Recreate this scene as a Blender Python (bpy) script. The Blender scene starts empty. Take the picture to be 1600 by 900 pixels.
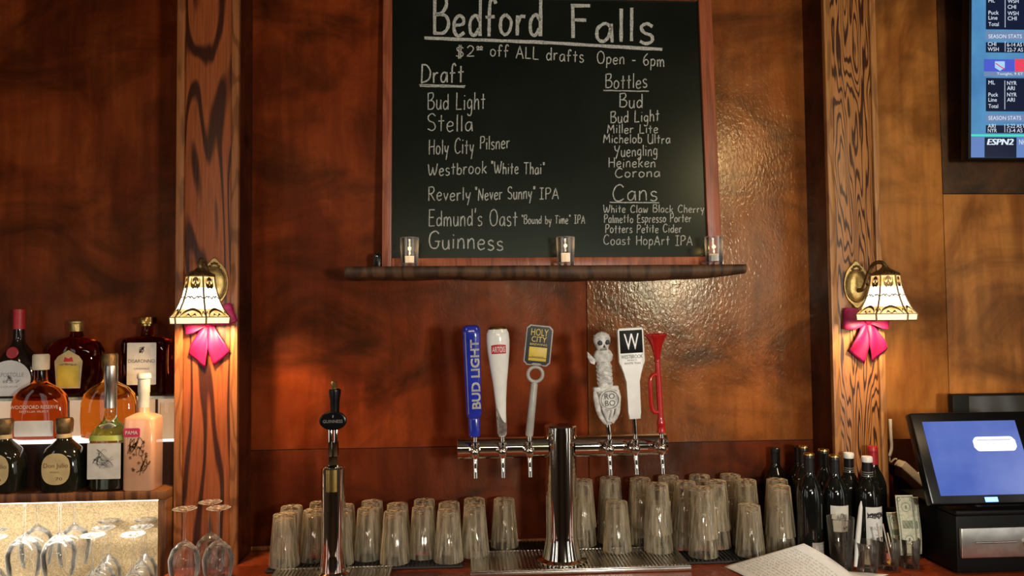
import bpy, bmesh, math, random
from mathutils import Vector, Matrix, Euler
PI = math.pi
R = math.radians
random.seed(7)
scn = bpy.context.scene
COL = scn.collection

# ------------------------------------------------------------------ camera
F = 1200.0                       # focal length in pixels of the 1600x900 frame
CAMZ = 1.663
CAM = Vector((0, 0, CAMZ))
ROT = Matrix.Rotation(R(-3.4), 3, 'Z') @ Matrix.Rotation(R(90 + 2.3), 3, 'X') @ Matrix.Rotation(R(-0.55), 3, 'Z')
cam_data = bpy.data.cameras.new('camera')
cam = bpy.data.objects.new('camera', cam_data)
COL.objects.link(cam)
cam_data.sensor_width = 36
cam_data.lens = 36 * F / 1600
cam_data.clip_start = 0.01
cam.matrix_world = Matrix.Translation(CAM) @ ROT.to_4x4()
scn.camera = cam

# ------------------------------------------------------------------ world, exposure, room lights
world = bpy.data.worlds.new('world')
scn.world = world
world.use_nodes = True
world.node_tree.nodes['Background'].inputs[0].default_value = (0.35, 0.25, 0.18, 1)
world.node_tree.nodes['Background'].inputs[1].default_value = 0.05
scn.view_settings.view_transform = 'Standard'
scn.view_settings.look = 'None'
scn.view_settings.gamma = 1
scn.view_settings.use_curve_mapping = False
scn.view_settings.exposure = 0.0
cy = scn.cycles
cy.max_bounces = 24
cy.transmission_bounces = 20
cy.transparent_max_bounces = 24
cy.glossy_bounces = 6
cy.diffuse_bounces = 3
cy.sample_clamp_indirect = 4
cy.use_denoising = True


def area_light(name, loc, target, w, h, power, color):
    d = bpy.data.lights.new(name, 'AREA')
    d.shape = 'RECTANGLE'
    d.size, d.size_y = w, h
    d.energy = power
    d.color = color
    o = bpy.data.objects.new(name, d)
    COL.objects.link(o)
    o.location = loc
    o.rotation_euler = (Vector(target) - Vector(loc)).to_track_quat('-Z', 'Y').to_euler()
    return o


def point_light(name, loc, power, color, radius=0.02):
    d = bpy.data.lights.new(name, 'POINT')
    d.energy = power
    d.color = color
    d.shadow_soft_size = radius
    o = bpy.data.objects.new(name, d)
    COL.objects.link(o)
    o.location = loc
    return o


area_light('pendant_light', (1.02, -0.7, 1.69), (0.8, 2.5, 1.40), 0.24, 0.24, 40, (1.0, 0.95, 0.82))
area_light('ceiling_light_west', (-1.3, 0.2, 2.75), (-0.1, 2.5, 1.0), 0.35, 0.35, 4, (1.0, 0.66, 0.38))
area_light('ceiling_light_east', (1.6, 0.6, 2.75), (1.4, 2.5, 1.2), 0.35, 0.35, 9, (1.0, 0.72, 0.42))
for wy, ww in ((-1.5, .35), (-0.55, .5), (0.75, .35)):  # unseen light strips added for pale streaks on the chrome
    area_light('chrome_fill_west', (-2.55, wy, 1.5), (0, .6, 1.3), ww, 1.7, 12 * ww, (1.0, 0.97, 0.9))
    area_light('chrome_fill_east', (2.85, wy, 1.5), (0, .6, 1.3), ww, 1.7, 12 * ww, (1.0, 0.97, 0.9))
area_light('room_light', (0.0, -2.5, 2.72), (0.0, -1.5, 0.0), 2.0, 0.3, 28, (1.0, 0.85, 0.66))


# ------------------------------------------------------------------ projection helpers
def ray(px, py):
    return ROT @ Vector(((px - 800) / F, (450 - py) / F, -1.0))


def at(px, py, Y):
    d = ray(px, py)
    return CAM + d * (Y / d.y)


def proj(P):
    q = ROT.transposed() @ (Vector(P) - CAM)
    return 800 + F * q.x / -q.z, 450 - F * q.y / -q.z


def X(px, Y, z=0.92):
    """world x of the point at depth Y and height z that shows in column px"""
    x = (px - 727) / F * Y
    for _ in range(4):
        p = proj((x, Y, z))[0]
        x += (px - p) * Y / F
    return x


def Z(py, Y, px=800):
    return at(px, py, Y).z


def on_plane(M, px, py):
    """local (x, z) where the view ray meets the local y = 0 plane of matrix M"""
    Mi = M.inverted()
    o = Mi @ CAM
    d = Mi.to_3x3() @ ray(px, py)
    t = -o.y / d.y
    p = o + d * t
    return p.x, p.z


# ------------------------------------------------------------------ mesh helpers
def V3(M, p):
    return (M @ Vector(p)) if M is not None else Vector(p)


def add_box(bm, lo, hi, bevel=0.0, M=None, mi=0, seg=2):
    vs = [bm.verts.new(V3(M, (x, y, z))) for x in (lo[0], hi[0]) for y in (lo[1], hi[1]) for z in (lo[2], hi[2])]
    idx = [(0, 1, 3, 2), (4, 6, 7, 5), (0, 4, 5, 1), (2, 3, 7, 6), (0, 2, 6, 4), (1, 5, 7, 3)]
    fs = [bm.faces.new([vs[i] for i in q]) for q in idx]
    for f in fs:
        f.material_index = mi
    if bevel > 0:
        es = list({e for f in fs for e in f.edges})
        r = bmesh.ops.bevel(bm, geom=es, offset=bevel, segments=seg, affect='EDGES', profile=0.5)
        for f in r['faces']:
            f.material_index = mi


def add_lathe(bm, prof, n=32, M=None, mi=0, sx=1.0, sy=1.0, phase=0.0, closed=False):
    rings = []
    for (r, z) in prof:
        if abs(r) < 1e-7:
            rings.append([bm.verts.new(V3(M, (0, 0, z)))])
        else:
            rings.append([bm.verts.new(V3(M, (r * sx * math.cos(phase + 2 * PI * k / n), r * sy * math.sin(phase + 2 * PI * k / n), z))) for k in range(n)])
    prs = list(zip(rings[:-1], rings[1:]))
    if closed:
        prs.append((rings[-1], rings[0]))
    for a, b in prs:
        for k in range(n):
            k2 = (k + 1) % n
            if len(a) == 1 and len(b) == 1:
                continue
            if len(a) == 1:
                f = bm.faces.new((a[0], b[k2], b[k]))
            elif len(b) == 1:
                f = bm.faces.new((a[k], a[k2], b[0]))
            else:
                f = bm.faces.new((a[k], a[k2], b[k2], b[k]))
            f.material_index = mi


def add_loft(bm, secs, n=40, M=None, mi=0, cap=True):
    """secs: (z, half x, half y, superellipse exponent[, x offset])"""
    rings = []
    for s in secs:
        z, hx, hy, e = s[:4]
        ox = s[4] if len(s) > 4 else 0
        ring = []
        for k in range(n):
            t = 2 * PI * (k + 0.5) / n
            c, si = math.cos(t), math.sin(t)
            ring.append(bm.verts.new(V3(M, (ox + hx * math.copysign(abs(c) ** (2 / e), c), hy * math.copysign(abs(si) ** (2 / e), si), z))))
        rings.append(ring)
    for a, b in zip(rings[:-1], rings[1:]):
        for k in range(n):
            f = bm.faces.new((a[k], a[(k + 1) % n], b[(k + 1) % n], b[k]))
            f.material_index = mi
    if cap:
        bm.faces.new(rings[0][::-1]).material_index = mi
        bm.faces.new(rings[-1]).material_index = mi


def add_tube(bm, pts, r, n=12, M=None, mi=0, cap=True, closed=False):
    pts = [Vector(p) for p in pts]
    m = len(pts)
    rad = r if isinstance(r, (list, tuple)) else [r] * m
    rings = []
    up = None
    for i, p in enumerate(pts):
        a = pts[(i - 1) % m] if (closed or i > 0) else p
        b = pts[(i + 1) % m] if (closed or i < m - 1) else p
        t = (b - a).normalized()
        if up is None:
            up = t.orthogonal().normalized()
        up = (up - t * up.dot(t))
        up = up.normalized() if up.length > 1e-6 else t.orthogonal().normalized()
        s = t.cross(up)
        rings.append([bm.verts.new(V3(M, p + (up * math.cos(2 * PI * k / n) + s * math.sin(2 * PI * k / n)) * rad[i])) for k in range(n)])
    prs = list(zip(rings[:-1], rings[1:]))
    if closed:
        prs.append((rings[-1], rings[0]))
    for a, b in prs:
        for k in range(n):
            bm.faces.new((a[k], a[(k + 1) % n], b[(k + 1) % n], b[k])).material_index = mi
    if cap and not closed:
        bm.faces.new(rings[0][::-1]).material_index = mi
        bm.faces.new(rings[-1]).material_index = mi


def add_prism(bm, outline, y0, y1, M=None, mi=0, bevel=0.0):
    a = [bm.verts.new(V3(M, (x, y0, z))) for x, z in outline]
    b = [bm.verts.new(V3(M, (x, y1, z))) for x, z in outline]
    n = len(outline)
    fs = [bm.faces.new(a), bm.faces.new(b[::-1])]
    for k in range(n):
        fs.append(bm.faces.new((a[k], b[k], b[(k + 1) % n], a[(k + 1) % n])))
    for f in fs:
        f.material_index = mi
    if bevel > 0:
        es = list(fs[0].edges) + list(fs[1].edges)
        r = bmesh.ops.bevel(bm, geom=es, offset=bevel, segments=2, affect='EDGES', profile=0.5)
        for f in r['faces']:
            f.material_index = mi


def rrect(cx, cz, hx, hz, r, n=6):
    out = []
    for (sx, sz, a0) in ((1, 1, 0), (-1, 1, 90), (-1, -1, 180), (1, -1, 270)):
        for k in range(n + 1):
            a = R(a0 + 90 * k / n)
            out.append((cx + sx * (hx - r) + r * math.cos(a), cz + sz * (hz - r) + r * math.sin(a)))
    return out


def add_ngon(bm, pts, mi=0):
    f = bm.faces.new([bm.verts.new(p) for p in pts])
    f.material_index = mi
    return f


def add_ribbon(bm, pts, w, fmap, mi=0, taper=True):
    """flat stroke of width w along 2-D points, mapped to 3-D by fmap"""
    P = [Vector((p[0], p[1])) for p in pts]
    Q = [P[0]]
    for p in P[1:]:
        if (p - Q[-1]).length > 1e-9:
            Q.append(p)
    P = Q
    if len(P) < 2:
        return
    L, Rr = [], []
    m = len(P)
    for i, p in enumerate(P):
        t = (P[min(i + 1, m - 1)] - P[max(i - 1, 0)])
        t = t.normalized() if t.length > 1e-9 else Vector((1, 0))
        nrm = Vector((-t.y, t.x))
        ww = w[i] if isinstance(w, list) else w
        L.append(bm.verts.new(fmap(*(p + nrm * ww / 2))))
        Rr.append(bm.verts.new(fmap(*(p - nrm * ww / 2))))
    for i in range(m - 1):
        bm.faces.new((L[i], L[i + 1], Rr[i + 1], Rr[i])).material_index = mi


def crom(pts, n=6):
    P = [Vector((p[0], p[1])) if len(p) == 2 else Vector(p) for p in pts]
    if len(P) < 3:
        return P
    out = []
    ext = [P[0] * 2 - P[1]] + P + [P[-1] * 2 - P[-2]]
    for i in range(1, len(ext) - 2):
        a, b, c, d = ext[i - 1:i + 3]
        for k in range(n):
            t = k / n
            out.append(0.5 * ((2 * b) + (c - a) * t + (2 * a - 5 * b + 4 * c - d) * t * t + (3 * b - a - 3 * c + d) * t ** 3))
    out.append(P[-1])
    return out


_tc = {}


def text_mesh(txt):
    if txt not in _tc:
        cu = bpy.data.curves.new('t', 'FONT')
        cu.body = txt
        cu.size = 1.0
        cu.resolution_u = 3
        ob = bpy.data.objects.new('t', cu)
        me = bpy.data.meshes.new_from_object(ob)
        vs = [(v.co.x, v.co.y) for v in me.vertices]
        fs = [tuple(p.vertices) for p in me.polygons]
        bpy.data.objects.remove(ob)
        bpy.data.curves.remove(cu)
        bpy.data.meshes.remove(me)
        _tc[txt] = (vs, fs)
    return _tc[txt]


def add_text(bm, txt, u0, u1, v0, v1, fmap, mi=0):
    """text stretched to fill the rectangle u0..u1, v0..v1 and mapped by fmap"""
    vs, fs = text_mesh(txt)
    if not vs:
        return
    xa, xb = min(v[0] for v in vs), max(v[0] for v in vs)
    ya, yb = min(v[1] for v in vs), max(v[1] for v in vs)
    yb = max(yb, ya + 1e-3)
    nv = [bm.verts.new(fmap(u0 + (u1 - u0) * (x - xa) / (xb - xa), v0 + (v1 - v0) * (y - ya) / (yb - ya))) for x, y in vs]
    for f in fs:
        try:
            bm.faces.new([nv[i] for i in f]).material_index = mi
        except ValueError:
            pass


def flat(y):
    return lambda u, v: Vector((u, y, v))


def cyl(r, cx=0.0):
    return lambda u, v: Vector((cx + r * math.sin(u / r), -r * math.cos(u / r), v))


def add_cyl_patch(bm, r, u0, u1, v0, v1, n=14, mi=0, top=None):
    """label wrapped on a cylinder, facing -y; top(u) may shape its upper edge"""
    fm = cyl(r)
    lo, hi = [], []
    for k in range(n + 1):
        u = u0 + (u1 - u0) * k / n
        lo.append(bm.verts.new(fm(u, v0)))
        hi.append(bm.verts.new(fm(u, top(u) if top else v1)))
    for k in range(n):
        bm.faces.new((lo[k], lo[k + 1], hi[k + 1], hi[k])).material_index = mi


def obj(name, bm, mats, parent=None, angle=35, loc=None, recalc=True):
    if recalc:
        bmesh.ops.recalc_face_normals(bm, faces=bm.faces[:])
    me = bpy.data.meshes.new(name)
    bm.to_mesh(me)
    bm.free()
    me.polygons.foreach_set('use_smooth', [True] * len(me.polygons))
    me.set_sharp_from_angle(angle=R(angle))
    for m in (mats if isinstance(mats, (list, tuple)) else [mats]):
        me.materials.append(m)
    o = bpy.data.objects.new(name, me)
    COL.objects.link(o)
    if parent is not None:
        o.parent = parent
    if loc is not None:
        o.location = loc
    return o


def NB():
    return bmesh.new()


def tag(o, label=None, cat=None, group=None, kind=None):
    if label:
        o['label'] = label
    if cat:
        o['category'] = cat
    if group:
        o['group'] = group
    if kind:
        o['kind'] = kind
    return o


def thing(name, label, cat, loc=(0, 0, 0), rot=(0, 0, 0), group=None):
    o = bpy.data.objects.new(name, None)
    o.empty_display_size = 0.05
    COL.objects.link(o)
    o.location = loc
    o.rotation_euler = rot
    return tag(o, label, cat, group)


def mat_of(loc, rot):
    return Matrix.LocRotScale(Vector(loc), Euler(rot), None)


def dup(root, loc, label, rotz=0.0, group=None):
    r = root.copy()
    COL.objects.link(r)
    r.location = loc
    r.rotation_euler = (root.rotation_euler[0], root.rotation_euler[1], rotz)
    r['label'] = label
    if group:
        r['group'] = group
    for ch in list(root.children):
        c = ch.copy()
        COL.objects.link(c)
        c.parent = r
        for g in list(ch.children):
            d = g.copy()
            COL.objects.link(d)
            d.parent = c
    return r


# ------------------------------------------------------------------ materials
def new_mat(name):
    m = bpy.data.materials.new(name)
    m.use_nodes = True
    nt = m.node_tree
    return m, nt, nt.nodes['Principled BSDF']


def noise_color(nt, b, c1, c2, scale=8, stretch=(1, 1, 1), detail=5, lo=0.35, hi=0.65, coord='Object', bump=0.0, bscale=None):
    N, L = nt.nodes, nt.links
    tc = N.new('ShaderNodeTexCoord')
    mp = N.new('ShaderNodeMapping')
    mp.inputs['Scale'].default_value = stretch
    L.new(tc.outputs[coord], mp.inputs[0])
    no = N.new('ShaderNodeTexNoise')
    no.inputs['Scale'].default_value = scale
    no.inputs['Detail'].default_value = detail
    L.new(mp.outputs[0], no.inputs['Vector'])
    rp = N.new('ShaderNodeValToRGB')
    rp.color_ramp.elements[0].position = lo
    rp.color_ramp.elements[1].position = hi
    rp.color_ramp.elements[0].color = (*c1, 1)
    rp.color_ramp.elements[1].color = (*c2, 1)
    L.new(no.outputs['Fac'], rp.inputs[0])
    L.new(rp.outputs[0], b.inputs['Base Color'])
    if bump:
        n2 = N.new('ShaderNodeTexNoise')
        n2.inputs['Scale'].default_value = bscale or scale * 6
        n2.inputs['Detail'].default_value = 4
        L.new(mp.outputs[0], n2.inputs['Vector'])
        bp = N.new('ShaderNodeBump')
        bp.inputs['Strength'].default_value = bump
        bp.inputs['Distance'].default_value = 0.01
        L.new(n2.outputs['Fac'], bp.inputs['Height'])
        L.new(bp.outputs[0], b.inputs['Normal'])
    return rp, mp, no


def plain(name, c, rough=0.5, metal=0.0, var=0.12, scale=30, bump=0.0, coat=0.0, spec=0.5):
    m, nt, b = new_mat(name)
    c1 = tuple(x * (1 - var) for x in c)
    c2 = tuple(min(1, x * (1 + var)) for x in c)
    noise_color(nt, b, c1, c2, scale, bump=bump)
    b.inputs['Roughness'].default_value = rough
    b.inputs['Metallic'].default_value = metal
    b.inputs['Coat Weight'].default_value = coat
    b.inputs['Specular IOR Level'].default_value = spec
    return m


def glassy(name, c, rough=0.0, ior=1.45, trans=1.0):
    m, nt, b = new_mat(name)
    b.inputs['Base Color'].default_value = (*c, 1)
    b.inputs['Roughness'].default_value = rough
    b.inputs['IOR'].default_value = ior
    b.inputs['Transmission Weight'].default_value = trans
    return m


def glow(name, c, strength, c2=None, scale=10, base=(0.6, 0.6, 0.6), rough=0.3):
    m, nt, b = new_mat(name)
    b.inputs['Base Color'].default_value = (*base, 1)
    b.inputs['Roughness'].default_value = rough
    b.inputs['Emission Strength'].default_value = strength
    if c2:
        rp, mp, no = noise_color(nt, b, c, c2, scale)
        nt.links.remove(rp.outputs[0].links[0])
        nt.links.new(rp.outputs[0], b.inputs['Emission Color'])
    else:
        b.inputs['Emission Color'].default_value = (*c, 1)
    return m


def stained_ply(name, dark, mid, light, seed=0.0, rough=0.42, blotch=1.0, coat=0.4, bump=0.22):
    """varnished, unevenly stained plywood with vertical figure, clouds of darker stain and knots"""
    m, nt, b = new_mat(name)
    N, L = nt.nodes, nt.links
    tc = N.new('ShaderNodeTexCoord')
    mp = N.new('ShaderNodeMapping')
    mp.inputs['Location'].default_value = (seed * 3.1, seed * 1.7, seed * 2.3)
    L.new(tc.outputs['Object'], mp.inputs[0])

    def noise(scale, det, stretch, dist=0.0, rgh=0.55):
        s = N.new('ShaderNodeMapping')
        s.inputs['Scale'].default_value = stretch
        L.new(mp.outputs[0], s.inputs[0])
        n = N.new('ShaderNodeTexNoise')
        n.inputs['Scale'].default_value = scale
        n.inputs['Detail'].default_value = det
        n.inputs['Distortion'].default_value = dist
        n.inputs['Roughness'].default_value = rgh
        L.new(s.outputs[0], n.inputs['Vector'])
        return n.outputs['Fac']

    def ramp(fac, a, bb, ca, cb):
        r = N.new('ShaderNodeValToRGB')
        r.color_ramp.elements[0].position = a
        r.color_ramp.elements[1].position = bb
        r.color_ramp.elements[0].color = (*ca, 1)
        r.color_ramp.elements[1].color = (*cb, 1)
        L.new(fac, r.inputs[0])
        return r.outputs[0]

    def mix(fac, a, bb, mode='MIX'):
        x = N.new('ShaderNodeMix')
        x.data_type = 'RGBA'
        x.blend_type = mode
        if isinstance(fac, float):
            x.inputs[0].default_value = fac
        else:
            L.new(fac, x.inputs[0])
        for s, v in ((x.inputs[6], a), (x.inputs[7], bb)):
            if isinstance(v, tuple):
                s.default_value = (*v, 1)
            else:
                L.new(v, s)
        return x.outputs[2]
    base = ramp(noise(3.4, 9, (1.0, 1, 0.6), 1.4), 0.40, 0.60, mid, light)
    grain = ramp(noise(26, 6, (1.0, 1, 0.10), 0.4), 0.38, 0.62, (0.62, 0.58, 0.52), (1.06, 1.04, 1.0))
    c = mix(0.6, base, grain, 'MULTIPLY')
    cl = ramp(noise(3.0, 9, (0.8, 1, 1.35), 0.9, 0.62), 0.44, 0.66, (0, 0, 0), (1, 1, 1))
    clm = N.new('ShaderNodeMath')
    clm.operation = 'MULTIPLY'
    clm.inputs[1].default_value = blotch
    L.new(cl, clm.inputs[0])
    c = mix(clm.outputs[0], c, dark)
    vo = N.new('ShaderNodeTexVoronoi')
    vs = N.new('ShaderNodeMapping')
    vs.inputs['Scale'].default_value = (1.0, 1.0, 1.5)
    L.new(mp.outputs[0], vs.inputs[0])
    vo.inputs['Scale'].default_value = 2.6
    L.new(vs.outputs[0], vo.inputs['Vector'])
    kn = ramp(vo.outputs['Distance'], 0.03, 0.12, (1, 1, 1), (0, 0, 0))
    km = N.new('ShaderNodeMath')
    km.operation = 'MULTIPLY'
    km.inputs[1].default_value = 0.7 * blotch
    L.new(kn, km.inputs[0])
    c = mix(km.outputs[0], c, tuple(x * 0.6 for x in dark))
    L.new(c, b.inputs['Base Color'])
    rr = ramp(noise(14, 4, (1, 1, 0.6)), 0.3, 0.7, (rough * 0.8,) * 3, (rough * 1.25,) * 3)
    L.new(rr, b.inputs['Roughness'])
    bp = N.new('ShaderNodeBump')
    bp.inputs['Strength'].default_value = bump
    bp.inputs['Distance'].default_value = 0.003
    L.new(noise(95, 2, (1, 1, 0.6), 0.6), bp.inputs['Height'])
    L.new(bp.outputs[0], b.inputs['Normal'])
    b.inputs['Specular IOR Level'].default_value = coat
    b.inputs['Specular Tint'].default_value = (1.0, 0.92, 0.68, 1)
    return m


def oak(name, c1, c2, scale=9.0, seed=0.0, rough=0.4, ring=0.32, bands=5.0, lean=0.5, stretch=0.16, detail=1.5):
    """flat-sawn oak: long wavy cathedral bands running along local z"""
    m, nt, b = new_mat(name)
    N, L = nt.nodes, nt.links
    tc = N.new('ShaderNodeTexCoord')
    mp = N.new('ShaderNodeMapping')
    mp.inputs['Location'].default_value = (seed, seed * 0.7, seed * 1.3)
    mp.inputs['Scale'].default_value = (1, 1, 0.13)
    L.new(tc.outputs['Object'], mp.inputs[0])
    mp.inputs['Scale'].default_value = (scale, 1, scale * stretch)
    fld = N.new('ShaderNodeTexNoise')
    fld.inputs['Scale'].default_value = 1.0
    fld.inputs['Detail'].default_value = detail
    fld.inputs['Roughness'].default_value = 0.4
    L.new(mp.outputs[0], fld.inputs['Vector'])
    sep = N.new('ShaderNodeSeparateXYZ')
    L.new(mp.outputs[0], sep.inputs[0])

    def math_(op, u, v=None):
        q = N.new('ShaderNodeMath')
        q.operation = op
        for i, w in enumerate((u, v)):
            if w is None:
                continue
            if isinstance(w, (int, float)):
                q.inputs[i].default_value = w
            else:
                L.new(w, q.inputs[i])
        return q.outputs[0]
    ph = math_('ADD', math_('MULTIPLY', fld.outputs['Fac'], bands * 6.28), math_('MULTIPLY', sep.outputs[0], lean * 6.28))
    wv_fac = math_('MULTIPLY_ADD', math_('SINE', ph), 0.5)
    wv_fac.node.inputs[2].default_value = 0.5
    rp = N.new('ShaderNodeValToRGB')
    rp.color_ramp.elements[0].position = ring - 0.22
    rp.color_ramp.elements[1].position = ring + 0.12
    rp.color_ramp.elements[0].color = (*c1, 1)
    rp.color_ramp.elements[1].color = (*c2, 1)
    L.new(wv_fac, rp.inputs[0])
    mp2 = N.new('ShaderNodeMapping')
    mp2.inputs['Scale'].default_value = (1, 1, 0.05)
    L.new(tc.outputs['Object'], mp2.inputs[0])
    no = N.new('ShaderNodeTexNoise')
    no.inputs['Scale'].default_value = 160
    no.inputs['Detail'].default_value = 3
    L.new(mp2.outputs[0], no.inputs['Vector'])
    r2 = N.new('ShaderNodeValToRGB')
    r2.color_ramp.elements[0].position = 0.35
    r2.color_ramp.elements[1].position = 0.6
    r2.color_ramp.elements[0].color = (0.6, 0.55, 0.5, 1)
    r2.color_ramp.elements[1].color = (1.05, 1.03, 1, 1)
    L.new(no.outputs['Fac'], r2.inputs[0])
    mx = N.new('ShaderNodeMix')
    mx.data_type = 'RGBA'
    mx.blend_type = 'MULTIPLY'
    mx.inputs[0].default_value = 0.6
    L.new(rp.outputs[0], mx.inputs[6])
    L.new(r2.outputs[0], mx.inputs[7])
    L.new(mx.outputs[2], b.inputs['Base Color'])
    b.inputs['Roughness'].default_value = rough
    bp = N.new('ShaderNodeBump')
    bp.inputs['Strength'].default_value = 0.25
    bp.inputs['Distance'].default_value = 0.003
    L.new(no.outputs['Fac'], bp.inputs['Height'])
    L.new(bp.outputs[0], b.inputs['Normal'])
    return m


M = {}
M['ply_left'] = stained_ply('ply_left', (0.026, 0.006, 0.002), (0.16, 0.025, 0.006), (0.28, 0.056, 0.012), 0.0, coat=.15, blotch=.75)
M['ply_mid'] = stained_ply('ply_mid', (0.040, 0.009, 0.003), (0.16, 0.024, 0.006), (0.28, 0.050, 0.011), 2.7, blotch=0.9, coat=.16)
M['ply_gold'] = stained_ply('ply_gold', (0.07, 0.022, 0.006), (0.25, 0.066, 0.014), (0.38, 0.122, 0.028), 4.6, blotch=0.9, coat=1.0, rough=.26, bump=.5)
M['ply_low'] = stained_ply('ply_low', (0.020, 0.005, 0.002), (0.08, 0.013, 0.004), (0.13, 0.024, 0.007), 6.0, blotch=0.9, coat=.08)  # darker red low panels, lower-wall shade also put into the colour
M['ply_east'] = stained_ply('ply_east', (0.09, 0.030, 0.008), (0.31, 0.105, 0.022), (0.54, 0.215, 0.050), 8.3, blotch=0.75, coat=.3)
M['ply_dark'] = stained_ply('ply_dark', (0.015, 0.006, 0.003), (0.07, 0.024, 0.008), (0.13, 0.045, 0.013), 9.7, coat=.3)
M['oak_left'] = oak('oak_left', (0.05, 0.010, 0.003), (0.34, 0.085, 0.022), 10, 1.3, bands=9, lean=1.0, stretch=.12)
M['oak_right'] = oak('oak_right', (0.05, 0.015, 0.005), (0.44, 0.19, 0.058), 19, 4.1, bands=20, lean=0.8, stretch=.085, detail=2.5)
M['oak_trim'] = oak('oak_trim', (0.22, 0.075, 0.022), (0.36, 0.13, 0.04), 25, 2.0)
M['oak_trim_gold'] = oak('oak_trim_gold', (0.30, 0.13, 0.04), (0.44, 0.2, 0.06), 25, 5.0)
M['pillar_side'] = stained_ply('pillar_side', (0.02, 0.006, 0.003), (0.07, 0.015, 0.006), (0.12, 0.026, 0.009), 11.0, coat=.2)
M['board_frame'] = oak('board_frame', (0.28, 0.070, 0.030), (0.38, 0.105, 0.045), 14, 7.0)
M['shelf_wood'] = oak('shelf_wood', (0.05, 0.022, 0.009), (0.11, 0.05, 0.02), 12, 3.0, rough=0.6)
M['counter'] = stained_ply('counter', (0.12, 0.022, 0.008), (0.30, 0.055, 0.018), (0.40, 0.08, 0.028), 3.3, rough=0.22, blotch=0.4)
M['cab_wood'] = oak('cab_wood', (0.10, 0.035, 0.012), (0.24, 0.095, 0.03), 14, 6.0)
M['cab_dark'] = plain('cab_dark', (0.035, 0.012, 0.006), 0.45)
M['floor'] = stained_ply('floor', (0.03, 0.015, 0.008), (0.10, 0.055, 0.03), (0.14, 0.08, 0.045), 1.1, rough=0.5)
M['room'] = plain('room', (0.07, 0.045, 0.03), 0.8, scale=3)
M['ceil'] = plain('ceil', (0.10, 0.075, 0.055), 0.85, scale=3)
M['slate'] = plain('slate', (0.006, 0.008, 0.006), 0.27, var=0.25, scale=4)
M['slate'].node_tree.nodes['Principled BSDF'].inputs['Specular IOR Level'].default_value = 0.28
M['slate'].node_tree.nodes['Principled BSDF'].inputs['Specular Tint'].default_value = (0.85, 1.0, 0.85, 1)
M['chalk'] = plain('chalk', (0.45, 0.46, 0.43), 0.9, var=0.35, scale=220)
M['chrome'] = plain('chrome', (0.82, 0.79, 0.72), 0.055, 1.0, var=0.04, scale=8)
M['steel'] = plain('steel', (0.60, 0.57, 0.52), 0.26, 1.0, var=0.10, scale=20)
M['brushed'] = plain('brushed', (0.55, 0.53, 0.50), 0.32, 1.0, var=0.12, scale=40)
M['gold'] = plain('gold', (0.75, 0.50, 0.16), 0.25, 1.0, var=0.15)
M['brass_pale'] = plain('brass_pale', (0.62, 0.45, 0.17), 0.34, 0.85, var=0.25, scale=60, bump=0.2)
M['brass_dark'] = plain('brass_dark', (0.20, 0.13, 0.055), 0.4, 0.8, var=0.35, scale=80, bump=0.2)
M['black'] = plain('black', (0.003, 0.003, 0.0035), 0.28, spec=.35)
M['black_matte'] = plain('black_matte', (0.003, 0.003, 0.003), 0.5, spec=.2)
M['rubber'] = plain('rubber', (0.014, 0.012, 0.012), 0.55, bump=0.2, scale=120)
M['rubber_red'] = plain('rubber_red', (0.62, 0.045, 0.04), 0.55)


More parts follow.
